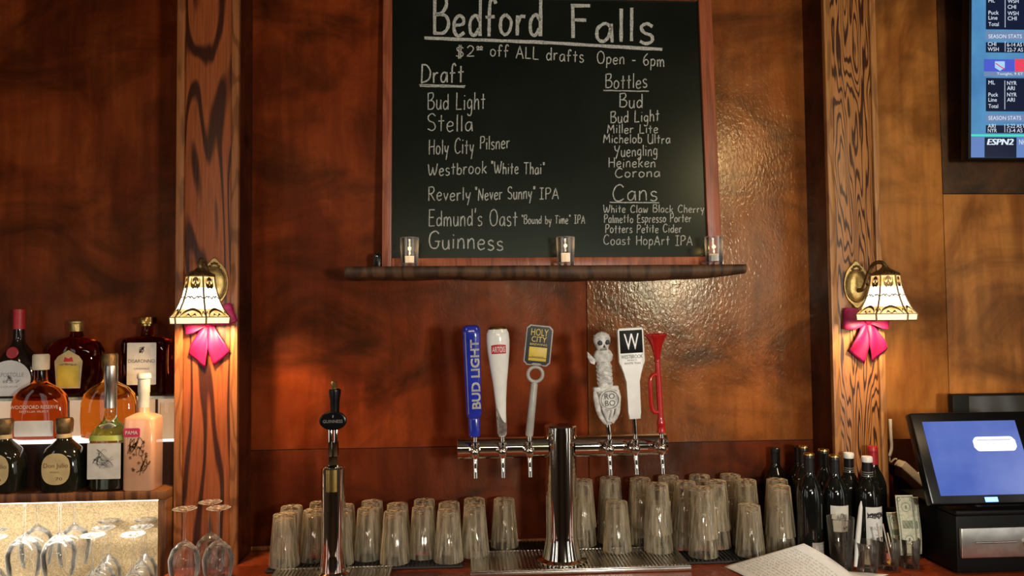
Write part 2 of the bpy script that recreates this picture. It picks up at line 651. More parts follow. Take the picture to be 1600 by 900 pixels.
def bar_glass(name, tint, scuff, edge, film, ior=1.5, ripple=0.0, rough=0.04, refract=False):
    """thin bar glass: clear wall, mirror-like sheen at grazing angles, milky film from washing that also paints in lamp streaks and bright edges"""
    m = bpy.data.materials.new(name)
    m.use_nodes = True
    nt = m.node_tree
    N, L = nt.nodes, nt.links
    N.remove(N['Principled BSDF'])
    out = N['Material Output']
    tr = N.new('ShaderNodeBsdfRefraction' if refract else 'ShaderNodeBsdfTransparent')
    if refract:
        tr.inputs['IOR'].default_value = 1.45
        tr.inputs['Roughness'].default_value = 0.0
    tr.inputs[0].default_value = (*tint, 1)
    gl = N.new('ShaderNodeBsdfGlossy')
    gl.inputs['Roughness'].default_value = rough
    fr = N.new('ShaderNodeFresnel')
    fr.inputs[0].default_value = ior
    mx = N.new('ShaderNodeMixShader')
    L.new(fr.outputs[0], mx.inputs[0])
    L.new(tr.outputs[0], mx.inputs[1])
    L.new(gl.outputs[0], mx.inputs[2])
    df = N.new('ShaderNodeBsdfDiffuse')
    df.inputs[0].default_value = (*film, 1)
    tl = N.new('ShaderNodeBsdfTranslucent')
    tl.inputs[0].default_value = (*film, 1)
    dm = N.new('ShaderNodeMixShader')
    dm.inputs[0].default_value = 0.45
    L.new(df.outputs[0], dm.inputs[1])
    L.new(tl.outputs[0], dm.inputs[2])
    lw = N.new('ShaderNodeLayerWeight')
    lw.inputs[0].default_value = 0.5
    pw = N.new('ShaderNodeMath')
    pw.operation = 'POWER'
    L.new(lw.outputs['Facing'], pw.inputs[0])
    pw.inputs[1].default_value = 3.0
    tc = N.new('ShaderNodeTexCoord')
    mp = N.new('ShaderNodeMapping')
    mp.inputs['Scale'].default_value = (1, 1, 0.04)
    L.new(tc.outputs['Object'], mp.inputs[0])
    no = N.new('ShaderNodeTexNoise')
    no.inputs['Scale'].default_value = 110
    L.new(mp.outputs[0], no.inputs['Vector'])
    if ripple:
        n2 = N.new('ShaderNodeTexNoise')
        n2.inputs['Scale'].default_value = 70
        n2.inputs['Detail'].default_value = 1
        L.new(mp.outputs[0], n2.inputs['Vector'])
        bp = N.new('ShaderNodeBump')
        bp.inputs['Strength'].default_value = ripple
        bp.inputs['Distance'].default_value = 0.006
        L.new(n2.outputs['Fac'], bp.inputs['Height'])
        L.new(bp.outputs[0], gl.inputs['Normal'])
        L.new(bp.outputs[0], fr.inputs['Normal'])
    m1 = N.new('ShaderNodeMath')
    m1.operation = 'MULTIPLY_ADD'
    L.new(pw.outputs[0], m1.inputs[0])
    m1.inputs[1].default_value = edge
    m1.inputs[2].default_value = scuff
    m2 = N.new('ShaderNodeMath')
    m2.operation = 'MULTIPLY'
    L.new(m1.outputs[0], m2.inputs[0])
    r = N.new('ShaderNodeMapRange')
    r.inputs[1].default_value = 0.42
    r.inputs[2].default_value = 0.66
    r.inputs[3].default_value = 0.25
    r.inputs[4].default_value = 2.8  # streaks in the film stand in for reflected lamps
    L.new(no.outputs['Fac'], r.inputs[0])
    L.new(r.outputs[0], m2.inputs[1])
    ms = N.new('ShaderNodeMixShader')
    L.new(m2.outputs[0], ms.inputs[0])
    L.new(mx.outputs[0], ms.inputs[1])
    L.new(dm.outputs[0], ms.inputs[2])
    L.new(ms.outputs[0], out.inputs['Surface'])
    return m


M['glass'] = bar_glass('clear_glass', (0.985, 0.975, 0.95), 0.006, 0.07, (0.85, 0.82, 0.74))
M['pint'] = bar_glass('pint_bar_glass', (0.985, 0.975, 0.95), 0.12, 0.42, (0.98, 0.86, 0.64), 1.65, 0.7, 0.06)
M['votive'] = bar_glass('votive_glass', (0.97, 0.97, 0.97), 0.02, 0.26, (0.72, 0.78, 0.90), 1.7)  # bluish film colour paints in cool reflections on the cup
M['stem'] = bar_glass('stemware_glass', (0.99, 0.985, 0.975), 0.02, 0.42, (0.92, 0.92, 0.88), 1.35)
M['acrylic'] = glassy('acrylic', (0.95, 0.97, 0.92), 0.05)
M['glass_green'] = glassy('pale_green_glass', (0.80, 0.90, 0.70))
M['wax'] = plain('wax', (0.85, 0.78, 0.66), 0.5)
M['white'] = plain('white', (0.90, 0.90, 0.87), 0.35, var=0.05)
M['white_gloss'] = plain('white_gloss', (0.90, 0.90, 0.86), 0.18, var=0.04, coat=0.5)
M['resin'] = plain('resin', (0.72, 0.71, 0.68), 0.5, var=0.3, scale=70, bump=0.4)
M['resin_dark'] = plain('resin_dark', (0.05, 0.05, 0.05), 0.6)
M['red'] = plain('red', (0.48, 0.012, 0.012), 0.22, coat=0.4)
M['red_label'] = plain('red_label', (0.55, 0.03, 0.04), 0.45)
M['wax_red'] = plain('wax_red', (0.42, 0.02, 0.03), 0.35)
M['blue'] = plain('blue', (0.02, 0.035, 0.42), 0.16, var=0.2, coat=0.6)
M['yellow'] = plain('yellow', (0.72, 0.52, 0.06), 0.45)
M['grey'] = plain('grey', (0.42, 0.40, 0.37), 0.35)
M['silver_wrap'] = plain('silver_wrap', (0.72, 0.70, 0.66), 0.28, 1.0, var=0.35, scale=90, bump=0.8)
M['bow'] = plain('bow', (0.36, 0.004, 0.085), 0.55, var=0.25, scale=25)
M['wine'] = plain('wine_glass_dark', (0.006, 0.007, 0.006), 0.08, coat=0.5)
M['foil_black'] = plain('foil_black', (0.012, 0.011, 0.012), 0.3)
M['paper'] = plain('paper', (0.72, 0.69, 0.63), 0.7, var=0.08, scale=60)
M['paper_cool'] = plain('paper_cool', (0.78, 0.78, 0.76), 0.7, var=0.05, scale=40)
M['label_tan'] = plain('label_tan', (0.60, 0.46, 0.22), 0.6, var=0.12)
M['label_grey'] = plain('label_grey', (0.36, 0.33, 0.29), 0.6)
M['ink'] = plain('ink', (0.03, 0.028, 0.028), 0.7)
M['ink_grey'] = plain('ink_grey', (0.30, 0.29, 0.28), 0.7)
M['ink_brown'] = plain('ink_brown', (0.16, 0.08, 0.03), 0.7)
M['teal_ink'] = plain('teal_ink', (0.18, 0.42, 0.40), 0.6)
M['bill'] = plain('bill', (0.56, 0.56, 0.43), 0.7, var=0.15, scale=120)
M['bill_ink'] = plain('bill_ink', (0.17, 0.20, 0.14), 0.7, var=0.4, scale=160)
M['amber'] = glassy('amber_spirit', (0.80, 0.26, 0.03), 0.0, 1.38)
M['amber_deep'] = glassy('deep_amber_spirit', (0.55, 0.09, 0.012), 0.0, 1.38)
M['amber_light'] = glassy('light_amber_spirit', (0.92, 0.50, 0.08), 0.0, 1.38)
M['dark_bottle'] = plain('dark_bottle', (0.016, 0.010, 0.008), 0.08, coat=0.5)
M['olive_bottle'] = plain('olive_bottle', (0.012, 0.012, 0.008), 0.07, coat=0.5)
M['peach_liquid'] = plain('peach_liquid', (0.74, 0.40, 0.24), 0.15, var=0.1, scale=12, coat=0.5)
M['frost'] = plain('frost', (0.62, 0.60, 0.55), 0.25, var=0.1)
M['green_band'] = plain('green_band', (0.45, 0.52, 0.10), 0.4)
M['pink_label'] = plain('pink_label', (0.50, 0.03, 0.10), 0.5)
M['cream'] = plain('cream', (0.70, 0.62, 0.48), 0.45)
M['liquid_dark'] = plain('liquid_dark', (0.030, 0.022, 0.016), 0.1)
M['sparkle'] = plain('sparkle', (0.50, 0.37, 0.20), 0.55, var=0.35, scale=260, bump=0.5)
M['lit_white'] = glow('lit_acrylic_white', (1.0, 0.95, 0.86), 1.25)
M['lit_peach'] = glow('lit_acrylic_peach', (0.80, 0.40, 0.18), 0.5, (1.0, 0.74, 0.50), 5, base=(.2, .15, .1))
M['edge_glass'] = plain('edge_glass', (0.45, 0.50, 0.42), 0.15, coat=0.6)


# ------------------------------------------------------------------ room shell
YW = 2.58                       # face of the bar wall panels
CT = 0.92                       # counter top
RX0, RX1, RY0, CE = -2.6, 2.9, -3.8, 2.85


def struct(name, bm, mats, parent=None, label=None, angle=35):
    o = obj(name, bm, mats, parent, angle)
    if parent is None:
        o['kind'] = 'structure'
    if label:
        o['label'] = label
    return o


def slab(lo, hi, bevel=0.0):
    bm = NB()
    add_box(bm, lo, hi, bevel)
    return bm


struct('floor', slab((RX0 - .1, RY0 - .1, -.1), (RX1 + .1, YW + .2, 0)), M['floor'], label='dark stained wooden floor of the bar room')
struct('ceiling', slab((RX0 - .1, RY0 - .1, CE), (RX1 + .1, YW + .2, CE + .1)), M['ceil'], label='dim ceiling above the bar')
struct('wall_left', slab((RX0 - .1, RY0, 0), (RX0, YW + .1, CE)), M['room'], label='side wall left of the bar')
struct('wall_right', slab((RX1, RY0, 0), (RX1 + .1, YW + .1, CE)), M['room'], label='side wall right of the bar')
struct('wall_front', slab((RX0, RY0 - .1, 0), (RX1, RY0, CE)), M['room'], label='wall facing the bar')
YA = 2.68                       # the bay left of the left pillar is deeper
pxl = X(323, YW, 1.6)
bm = NB()
add_box(bm, (pxl + .012, YW + .008, 0), (RX1, YW + .12, CE))
add_box(bm, (RX0, YA + .008, 0), (pxl + .0115, YA + .12, CE))
wall = struct('wall_back', bm, M['cab_dark'], label='wall behind the bar clad in stained plywood panels')

xs1 = X(918, YW, 1.5)            # vertical seam under the shelf
zs1 = Z(696, YW, 800)            # horizontal seam behind the taps
xs2 = X(1476, YW, 1.9)           # seam left of the television
zs2 = Z(303, YW, 1530)           # seam under the television
zs3 = Z(686, YW, 1440)
pxl, pxr = X(323, YW, 1.6), X(1340, YW, 1.6)     # behind the pillars
G = 0.0012
for (x0, x1, z0, z1, k) in [
        (pxl, xs1, zs1, CE, 'ply_mid'), (xs1, pxr, zs1, CE, 'ply_gold'),
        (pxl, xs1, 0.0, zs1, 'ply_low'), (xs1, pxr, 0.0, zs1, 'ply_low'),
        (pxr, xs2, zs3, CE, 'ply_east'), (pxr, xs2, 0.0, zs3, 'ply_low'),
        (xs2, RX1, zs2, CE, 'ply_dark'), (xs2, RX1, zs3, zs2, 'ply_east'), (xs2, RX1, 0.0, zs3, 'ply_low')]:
    obj('panel', slab((x0 + G, YW, z0 + G), (x1 - G, YW + .008, z1 - G), 0.0012), M[k], wall)

obj('panel', slab((RX0, YA, 0), (pxl + .010, YA + .008, CE), .0012), M['ply_left'], wall)


def pillar(px0, px1, oakm, trim, label, bays):
    Yf = 2.42
    xa, xb = X(px0, Yf, 1.8), X(px1, Yf, 1.8)
    w = xb - xa
    bm = NB()
    for (u0, u1, yb) in bays(xa + .002, xb - .002):
        add_box(bm, (u0, Yf + .018, 0), (u1, yb - .0005, CE - .001))
    root = struct('pillar', bm, M['pillar_side'], label=label)
    obj('face_board', slab((xa + w * .13, Yf + .004, 0), (xb - w * .12, Yf + .0175, CE - .002), .002), M[oakm], root)
    obj('edge_trim', slab((xa, Yf - .004, 0), (xa + w * .128, Yf + .0175, CE - .002), .003), M[trim], root)
    obj('edge_trim', slab((xb - w * .118, Yf - .004, 0), (xb, Yf + .0175, CE - .002), .003), M[trim], root)
    return xa, xb, Yf


PL = pillar(274, 372, 'oak_left', 'oak_trim', 'dark red oak pillar with pale edge strips beside the backlit bottles',
            lambda u, v: [(u, pxl - .001, YA), (pxl, v, YW)])
PR = pillar(1297, 1379, 'oak_right', 'oak_trim_gold', 'golden oak pillar with bold dark grain beside the television',
            lambda u, v: [(u, v, YW)])
PLX = (PL[0] + PL[1]) / 2
PRX = (PR[0] + PR[1]) / 2

# counter along the wall
xc0 = X(262, 2.16, 1.0)
ct = thing('bar_counter', 'glossy red-brown wooden bar counter under the glasses and tap towers', 'counter', (0, 0, CT))
bm = NB()
CX0 = PL[0] + .002
YPF = 2.414
add_box(bm, (CX0, 1.86, -.045), (RX1 - .02, YPF, 0), .004)
add_box(bm, (PL[1] + .002, YPF + .0002, -.045), (PR[0] - .002, YW - .001, 0))
add_box(bm, (PR[1] + .002, YPF + .0002, -.045), (RX1 - .02, YW - .001, 0))
obj('counter_top', bm, M['counter'], ct)
obj('counter_base', slab((CX0, 1.98, -CT), (RX1 - .02, YPF, -.046)), M['cab_wood'], ct)
bm = NB()
add_box(bm, (PL[1] + .001, YW - .015, 0.0005), (xs1 + .1, YW - .0015, 0.014), .003)
obj('back_ledge', bm, M['oak_trim'], ct)


# ------------------------------------------------------------------ chalkboard on its shelf
SH_T = Z(414.5, 2.36, 850)       # shelf top
SH_B = Z(434, 2.36, 850)
sx0, sx1 = X(538, 2.36, SH_T), X(1166, 2.36, SH_T)
bm = NB()
n = 60
ring = []
for k in range(n + 1):
    t = k / n
    x = sx0 + (sx1 - sx0) * t
    wv = 0.006 * math.sin(9 * t + 1) + 0.004 * math.sin(23 * t) + 0.003 * math.sin(51 * t + 2)
    yf = 2.36 + wv * 0.6
    hb = SH_B + 0.004 * math.sin(6 * t + .5) + 0.002 * math.sin(31 * t) + (0.010 * max(0, t - .88) / .12)
    ring.append([bm.verts.new(p) for p in ((x, yf + .006, SH_T), (x, yf, SH_T - .005), (x, yf - .002, (SH_T + hb) / 2), (x, yf + .004, hb + .005), (x, yf + .014, hb), (x, YW - .0012, hb + .002), (x, YW - .0012, SH_T))])
for a, b in zip(ring[:-1], ring[1:]):
    for i in range(7):
        bm.faces.new((a[i], a[(i + 1) % 7], b[(i + 1) % 7], b[i]))
bm.faces.new(ring[0][::-1])
bm.faces.new(ring[-1])
sh = obj('wall_shelf', bm, M['shelf_wood'], angle=50)
tag(sh, 'long dark rough-edged wooden shelf under the chalkboard', 'shelf')

Yb, Yt = 2.487, 2.548            # board leans back against the wall
tilt = math.atan2(Yt - Yb, 1.0)
bl = at(598, 412, Yb)
BZ = SH_T + .0005
xl, xr = X(597, Yb, BZ + .05), X(1127, Yb, BZ + .05)
BH = 0.98
xm = (xl + xr) / 2
board = thing('chalkboard', 'large framed black chalkboard menu leaning on the shelf', 'chalkboard', (xm, Yb, BZ), (-tilt, 0, 0))
BM = mat_of((xm, Yb, BZ), (-tilt, 0, 0))
hw = (xr - xl) / 2
fw = 0.035
obj('slate', slab((-hw + .01, .002, .01), (hw - .01, .016, BH - .01)), M['slate'], board)
il = on_plane(BM, 612.5, 250)[0]
ir = on_plane(BM, 1100, 250)[0]
ib = on_plane(BM, 850, 402.5)[1]
it = on_plane(BM, 800, -3)[1]
FB = 0.010
obj('frame', slab((-hw, -FB, 0), (il, .02, it + .036), .003), M['board_frame'], board)
obj('frame', slab((ir, -FB, 0), (hw, .02, it + .036), .003), M['board_frame'], board)
fb = obj('frame', slab((il + .0005, -FB, 0), (ir - .0005, .02, ib), .003), M['board_frame'], board)
ft = obj('frame', slab((il + .0005, -FB, it), (ir - .0005, .02, it + .036), .003), M['board_frame'], board)

# handwriting: strokes on a unit box, x-height 0.58; '~' strokes are smoothed
GL = {
    'A': (.62, ["0,0 .3,1 .6,0", ".1,.36 .5,.36"]),
    'B': (.58, [".03,1 .05,0", "~0,.97 .4,1 .47,.78 .3,.58 .07,.54", "~.07,.54 .45,.5 .57,.26 .4,.04 .02,.02"]),
    'C': (.62, ["~.58,.85 .4,1 .15,.85 .03,.45 .15,.08 .38,.02 .6,.16"]),
    'D': (.62, [".05,1 .03,0", "~0,.98 .35,.95 .6,.6 .48,.18 .0,.0"]),
    'E': (.5, [".03,1 .03,0", "0,1 .48,1", ".03,.53 .4,.54", ".03,0 .5,.02"]),
    'F': (.52, [".05,1 .08,0", "0,.98 .52,1", ".05,.55 .42,.56"]),
    'G': (.62, ["~.58,.85 .4,1 .12,.85 .02,.45 .15,.06 .42,.02 .56,.2 .56,.4", ".35,.42 .66,.42"]),
    'H': (.6, [".03,1 .05,0", ".55,1 .55,0", ".03,.5 .55,.54"]),
    'I': (.4, [".2,1 .2,0", "0,1 .4,1", "0,0 .4,0"]),
    'L': (.48, [".05,1 .03,.02 .48,.03"]),
    'M': (.74, [".02,0 .1,.98 .36,.35 .62,1 .7,0"]),
    'N': (.62, [".03,0 .06,1 .52,.03 .56,1"]),
    'O': (.68, ["~.34,1 .1,.85 .02,.48 .14,.08 .36,0 .58,.15 .64,.52 .54,.86 .34,1"]),
    'P': (.52, [".05,1 .05,0", "~0,.97 .38,1 .5,.76 .36,.52 .06,.48"]),
    'R': (.58, [".05,1 .05,0", "~0,.97 .38,1 .5,.78 .36,.56 .06,.5", ".2,.5 .57,0"]),
    'S': (.55, ["~.52,.86 .32,1 .08,.86 .12,.6 .42,.46 .52,.2 .34,.02 .04,.12"]),
    'T': (.56, [".28,1 .28,0", "0,.98 .56,1"]),
    'U': (.58, ["~.03,1 .03,.3 .16,.03 .4,.03 .52,.3 .54,1", ".54,1 .56,0"]),
    'W': (.85, ["~.0,.98 .08,.3 .2,.02 .34,.3 .42,.7", "~.42,.7 .5,.2 .6,.04 .74,.4 .84,1"]),
    'Y': (.58, ["~.02,1 .08,.66 .28,.5 .46,.66", ".56,1 .2,-.2"]),
    'a': (.46, ["~.4,.5 .24,.58 .05,.4 .06,.1 .22,.02 .36,.2 .41,.5", ".41,.58 .45,.0"]),
    'b': (.44, [".04,1 .04,.0", "~.04,.3 .2,.56 .4,.42 .38,.1 .2,.0 .04,.1"]),
    'c': (.4, ["~.38,.46 .24,.58 .05,.42 .05,.14 .2,.0 .4,.1"]),
    'd': (.46, ["~.4,.4 .24,.56 .05,.4 .06,.1 .22,.02 .38,.2", ".41,1 .42,0"]),
    'e': (.44, ["~.04,.3 .36,.34 .38,.5 .22,.58 .05,.42 .05,.14 .2,.0 .43,.1"]),
    'f': (.38, ["~.38,.86 .28,1 .16,.88 .14,.5 .14,0", ".0,.5 .34,.52"]),
    'g': (.44, ["~.38,.48 .22,.58 .05,.42 .08,.14 .24,.08 .38,.26", "~.39,.56 .4,0 .34,-.3 .16,-.34 .04,-.24"]),
    'h': (.44, [".05,1 .04,0", "~.04,.34 .2,.58 .36,.5 .4,0"]),
    'i': (.14, [".07,.58 .07,0", ".06,.8 .09,.86"]),
    'k': (.42, [".05,1 .04,0", ".4,.58 .05,.24", ".14,.32 .42,0"]),
    'l': (.12, [".06,1 .07,0"]),
    'm': (.66, [".04,.58 .04,0", "~.04,.38 .16,.58 .28,.5 .31,.0", "~.31,.38 .44,.58 .57,.5 .62,0"]),
    'n': (.44, [".04,.58 .04,0", "~.04,.36 .2,.58 .36,.5 .4,0"]),
    'o': (.46, ["~.22,.58 .05,.44 .04,.14 .2,0 .38,.12 .42,.4 .22,.58"]),
    'p': (.44, [".05,.58 .04,-.36", "~.04,.36 .2,.58 .4,.44 .36,.12 .2,.03 .05,.12"]),
    'r': (.34, [".04,.58 .05,0", "~.05,.32 .16,.54 .34,.55"]),
    's': (.38, ["~.35,.5 .2,.58 .05,.48 .12,.32 .32,.24 .34,.08 .18,0 .02,.06"]),
    't': (.36, [".18,.9 .18,0", ".0,.56 .36,.58"]),
    'u': (.44, ["~.04,.58 .05,.16 .18,.0 .34,.12 .39,.5", ".39,.58 .42,0"]),
    'v': (.4, [".02,.58 .2,0 .38,.58"]),
    'w': (.6, ["~.02,.58 .08,.1 .18,.04 .28,.42", "~.28,.42 .36,.06 .46,.06 .56,.58"]),
    'y': (.42, ["~.03,.58 .08,.26 .2,.18 .36,.4", ".4,.58 .18,-.36"]),
    '2': (.5, ["~.04,.8 .22,1 .44,.82 .38,.5 .03,.03", ".03,.03 .5,.05"]),
    '6': (.5, ["~.38,1 .12,.7 .03,.3 .2,.02 .42,.12 .44,.36 .26,.5 .06,.34"]),
    '$': (.55, ["~.5,.8 .3,.95 .08,.8 .14,.58 .42,.44 .48,.2 .3,.04 .02,.14", ".22,1.1 .2,-.12", ".34,1.1 .32,-.12"]),
    '"': (.24, [".06,1.05 .08,.8", ".18,1.05 .18,.8"]),
    "'": (.12, [".08,1.05 .05,.78"]),
    '-': (.4, [".05,.4 .36,.42"]),
    '*': (.4, ["~.08,1 .0,.9 .08,.78 .16,.9 .08,1", "~.3,1 .22,.9 .3,.78 .38,.9 .3,1", "0,.68 .4,.7"]),
    ' ': (.34, []),
}
rnd = random.Random(3)


def chalk_line(txt, x0, x1, b0, b1, cap, w, under=None, uw=None):
    """one handwritten line whose baseline runs from (x0, b0) to (x1, b1)"""
    bm = NB()
    fm = lambda u, v: Vector((lambda p: (p[0], 0.0012, p[1]))(on_plane(BM, u, v)))
    tot = sum(GL[c][0] + .16 for c in txt) - .16
    s = (x1 - x0) / tot
    pen = 0.0
    for c in txt:
        wd, strokes = GL[c]
        if c == ' ' and len(bm.verts):
            obj('chalk_lettering', bm, M['chalk'], board)
            bm = NB()
        dy = rnd.uniform(-.04, .04) * cap
        k = rnd.uniform(.94, 1.06)
        for st in strokes:
            sm = st.startswith('~')
            pts = [tuple(float(q) for q in p.split(',')) for p in st.lstrip('~').split()]
            pts = crom(pts, 6) if sm else [Vector(p) for p in pts]
            if not sm:
                dense = []
                for a, b in zip(pts[:-1], pts[1:]):
                    for i in range(4):
                        dense.append(a.lerp(b, i / 4))
                pts = dense + [pts[-1]]
            P = []
            for p in pts:
                u = x0 + (pen + p.x) * s
                base = b0 + (b1 - b0) * (u - x0) / (x1 - x0)
                P.append((u + rnd.uniform(-.12, .12) + .02 * cap * p.y, base + dy - p.y * cap * k + rnd.uniform(-.12, .12)))
            add_ribbon(bm, P, [w * .9 * rnd.uniform(.8, 1.12) for _ in P], fm)
        pen += wd + .16
    for ln in (under or []):
        a, b = ln
        P = [(a[0] + (b[0] - a[0]) * i / 14, a[1] + (b[1] - a[1]) * i / 14 + rnd.uniform(-.25, .25)) for i in range(15)]
        add_ribbon(bm, P, [(uw or w) * rnd.uniform(.85, 1.1) for _ in P], fm)
    o = obj('chalk_lettering', bm, M['chalk'], board)
    return o


chalk_line('Bedford', 677, 846, 54, 56, 57, 5.8, [((663, 59), (850, 66)), ((848, 66), (1035, 77))], 5.2)
chalk_line('Falls', 891, 1021, 61, 67, 52, 5.8)
chalk_line('$2*', 712, 754, 89, 89, 18, 1.9)
chalk_line('off ALL drafts', 766, 912, 88, 97, 19, 1.9)
chalk_line('Open - 6pm', 933, 1038, 99, 104, 18, 1.9)
chalk_line('Draft', 658, 724, 130, 129, 29, 2.6, [((655, 132), (727, 134)), ((656, 134.5), (726, 136))], 1.8)
chalk_line('Bud Light', 668, 758, 171, 170, 26, 1.9)
chalk_line('Stella', 667, 738, 205, 205, 26, 1.9)
chalk_line('Holy City', 670, 740, 241, 240, 24, 1.8)
chalk_line('Pilsner', 750, 796, 233, 232, 20, 1.8)
chalk_line('Westbrook', 669, 760, 275, 270, 19, 1.8)
chalk_line('"White Thai"', 767, 851, 271, 272, 18, 1.8)
chalk_line('Reverly', 669, 735, 313, 313, 21, 1.8)
chalk_line('"Never Sunny"', 742, 836, 313, 310, 19, 1.8)
chalk_line('IPA', 843, 873, 311, 311, 18, 1.8)
chalk_line("Edmund's Oast", 670, 808, 353, 353, 25, 1.9)
chalk_line('"Bound by Time" IPA', 815, 914, 350, 349, 13, 1.5)
chalk_line('Guinness', 670, 786, 388, 391, 26, 2.3)
chalk_line('Bottles', 946, 1011, 138, 137, 22, 1.9, [((943, 141), (1014, 142.5))], 1.7)
chalk_line('Bud', 968, 1004, 168, 168, 21, 1.9)
chalk_line('Bud Light', 954, 1030, 192, 189, 18, 1.8)
chalk_line('Miller Lite', 949, 1028, 208, 208, 14, 1.7)
chalk_line('Michelob Ultra', 943, 1047, 223, 224, 14, 1.7)
chalk_line('Yuengling', 960, 1027, 245, 243, 17, 1.7)
chalk_line('Heineken', 951, 1024, 262, 261, 15, 1.7)
chalk_line('Corona', 961, 1031, 277, 276, 15, 1.8)
chalk_line('Cans', 957, 1027, 314, 314, 25, 2.1, [((953, 316), (1030, 316.5))], 1.8)
chalk_line('White Claw Black Cherry', 943, 1100, 332, 332, 12, 1.6)
chalk_line('Palmetto Espresso Porter', 944, 1080, 348, 347, 13, 1.6)
chalk_line('Potters Petite Cider', 946, 1065, 364, 363, 13, 1.6)
chalk_line('Coast HopArt IPA', 943, 1082, 382, 383, 15, 1.6)

# black bracket at the left end of the shelf
bm = NB()
bx = X(591, 2.5, SH_T)
add_prism(bm, rrect(0, .026, .012, .026, .010), -.012, .012, bevel=.002)
bk = thing('metal_bracket', 'small black bracket standing on the shelf beside the chalkboard frame', 'bracket', (bx - .004, 2.515, SH_T + .0005))
obj('plate', bm, M['black'], bk)
bm = NB()
add_lathe(bm, [(0, -.002), (.0035, -.002), (.0035, .003), (.002, .004), (0, .004)], 16, Matrix.Translation((0, -.0125, .042)) @ Matrix.Rotation(R(90), 4, 'X'))
obj('screw', bm, M['steel'], bk)

# votive candles
flame_m = glow('flame', (1.0, 0.66, 0.25), 12)
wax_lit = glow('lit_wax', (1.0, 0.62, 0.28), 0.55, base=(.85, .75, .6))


def candle(px, label, wax_h, lit, flame):
    Yc = 2.415
    x = X(px, Yc, SH_T)
    t = thing('votive_candle', label, 'candle', (x, Yc, SH_T + .0006), group='votive candles on the shelf')
    bm = NB()
    ro, ri, h = .0295, .0265, .092
    rb = .0265
    add_lathe(bm, [(0, 0), (rb - .003, 0), (rb, .003), (ro, h - .001), (ro - .0012, h), (ri + .0004, h - .001), (ri - .0022, .012), (0, .011)], 36)
    obj('glass_cup', bm, M['votive'], t)
    bm = NB()
    add_lathe(bm, [(0, .0125), (.0225, .0125), (.0232, .015), (.0234, .012 + wax_h), (.021, .0135 + wax_h), (0, .0125 + wax_h)], 28)
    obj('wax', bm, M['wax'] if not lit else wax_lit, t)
    bm = NB()
    add_tube(bm, [(0, 0, .012 + wax_h), (.0005, 0, .019 + wax_h)], .0008, 8)
    obj('wick', bm, M['black_matte'], t)
    if flame:
        bm = NB()
        add_lathe(bm, [(0, 0), (.0016, .0015), (.0021, .0035), (.0013, .007), (0, .010)], 14, Matrix.Translation((.0005, 0, .0185 + wax_h)))
        obj('flame', bm, flame_m, t)
    point_light('candle_light', (x, Yc, SH_T + .045 + wax_h), .06, (1, .55, .2), .006)


candle(640, 'lit votive candle in clear glass at the left of the shelf, flame visible', .020, True, True)
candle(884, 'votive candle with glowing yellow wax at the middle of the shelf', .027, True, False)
candle(1116, 'pale votive candle in clear glass near the right end of the shelf', .022, False, True)


# ------------------------------------------------------------------ wall sconces and bows
shade_white = glow('shade_white_glass', (1.0, 0.90, 0.74), 2.6, base=(.4, .38, .34))
shade_amber = glow('shade_amber_glass', (1.0, 0.40, 0.05), 1.25, (1.0, 0.80, 0.40), 60, base=(.4, .3, .1))
shade_cream = glow('shade_cream_glass', (1.0, 0.76, 0.42), 1.4, base=(.4, .36, .28))
for mm in (shade_white, shade_amber, shade_cream):
    mm.node_tree.nodes['Principled BSDF'].inputs['Transmission Weight'].default_value = 0.0
    mm.node_tree.nodes['Principled BSDF'].inputs['Roughness'].default_value = 0.6
bulb_m = glow('bulb', (1.0, 0.85, 0.6), 10)
SHP = [(.041, 0), (.0425, -.016), (.0455, -.034), (.051, -.055), (.0585, -.076), (.068, -.096), (.080, -.113), (.0865, -.119), (.0845, -.138)]
SHM = [1, 1, 0, 0, 0, 2, 1, 3]


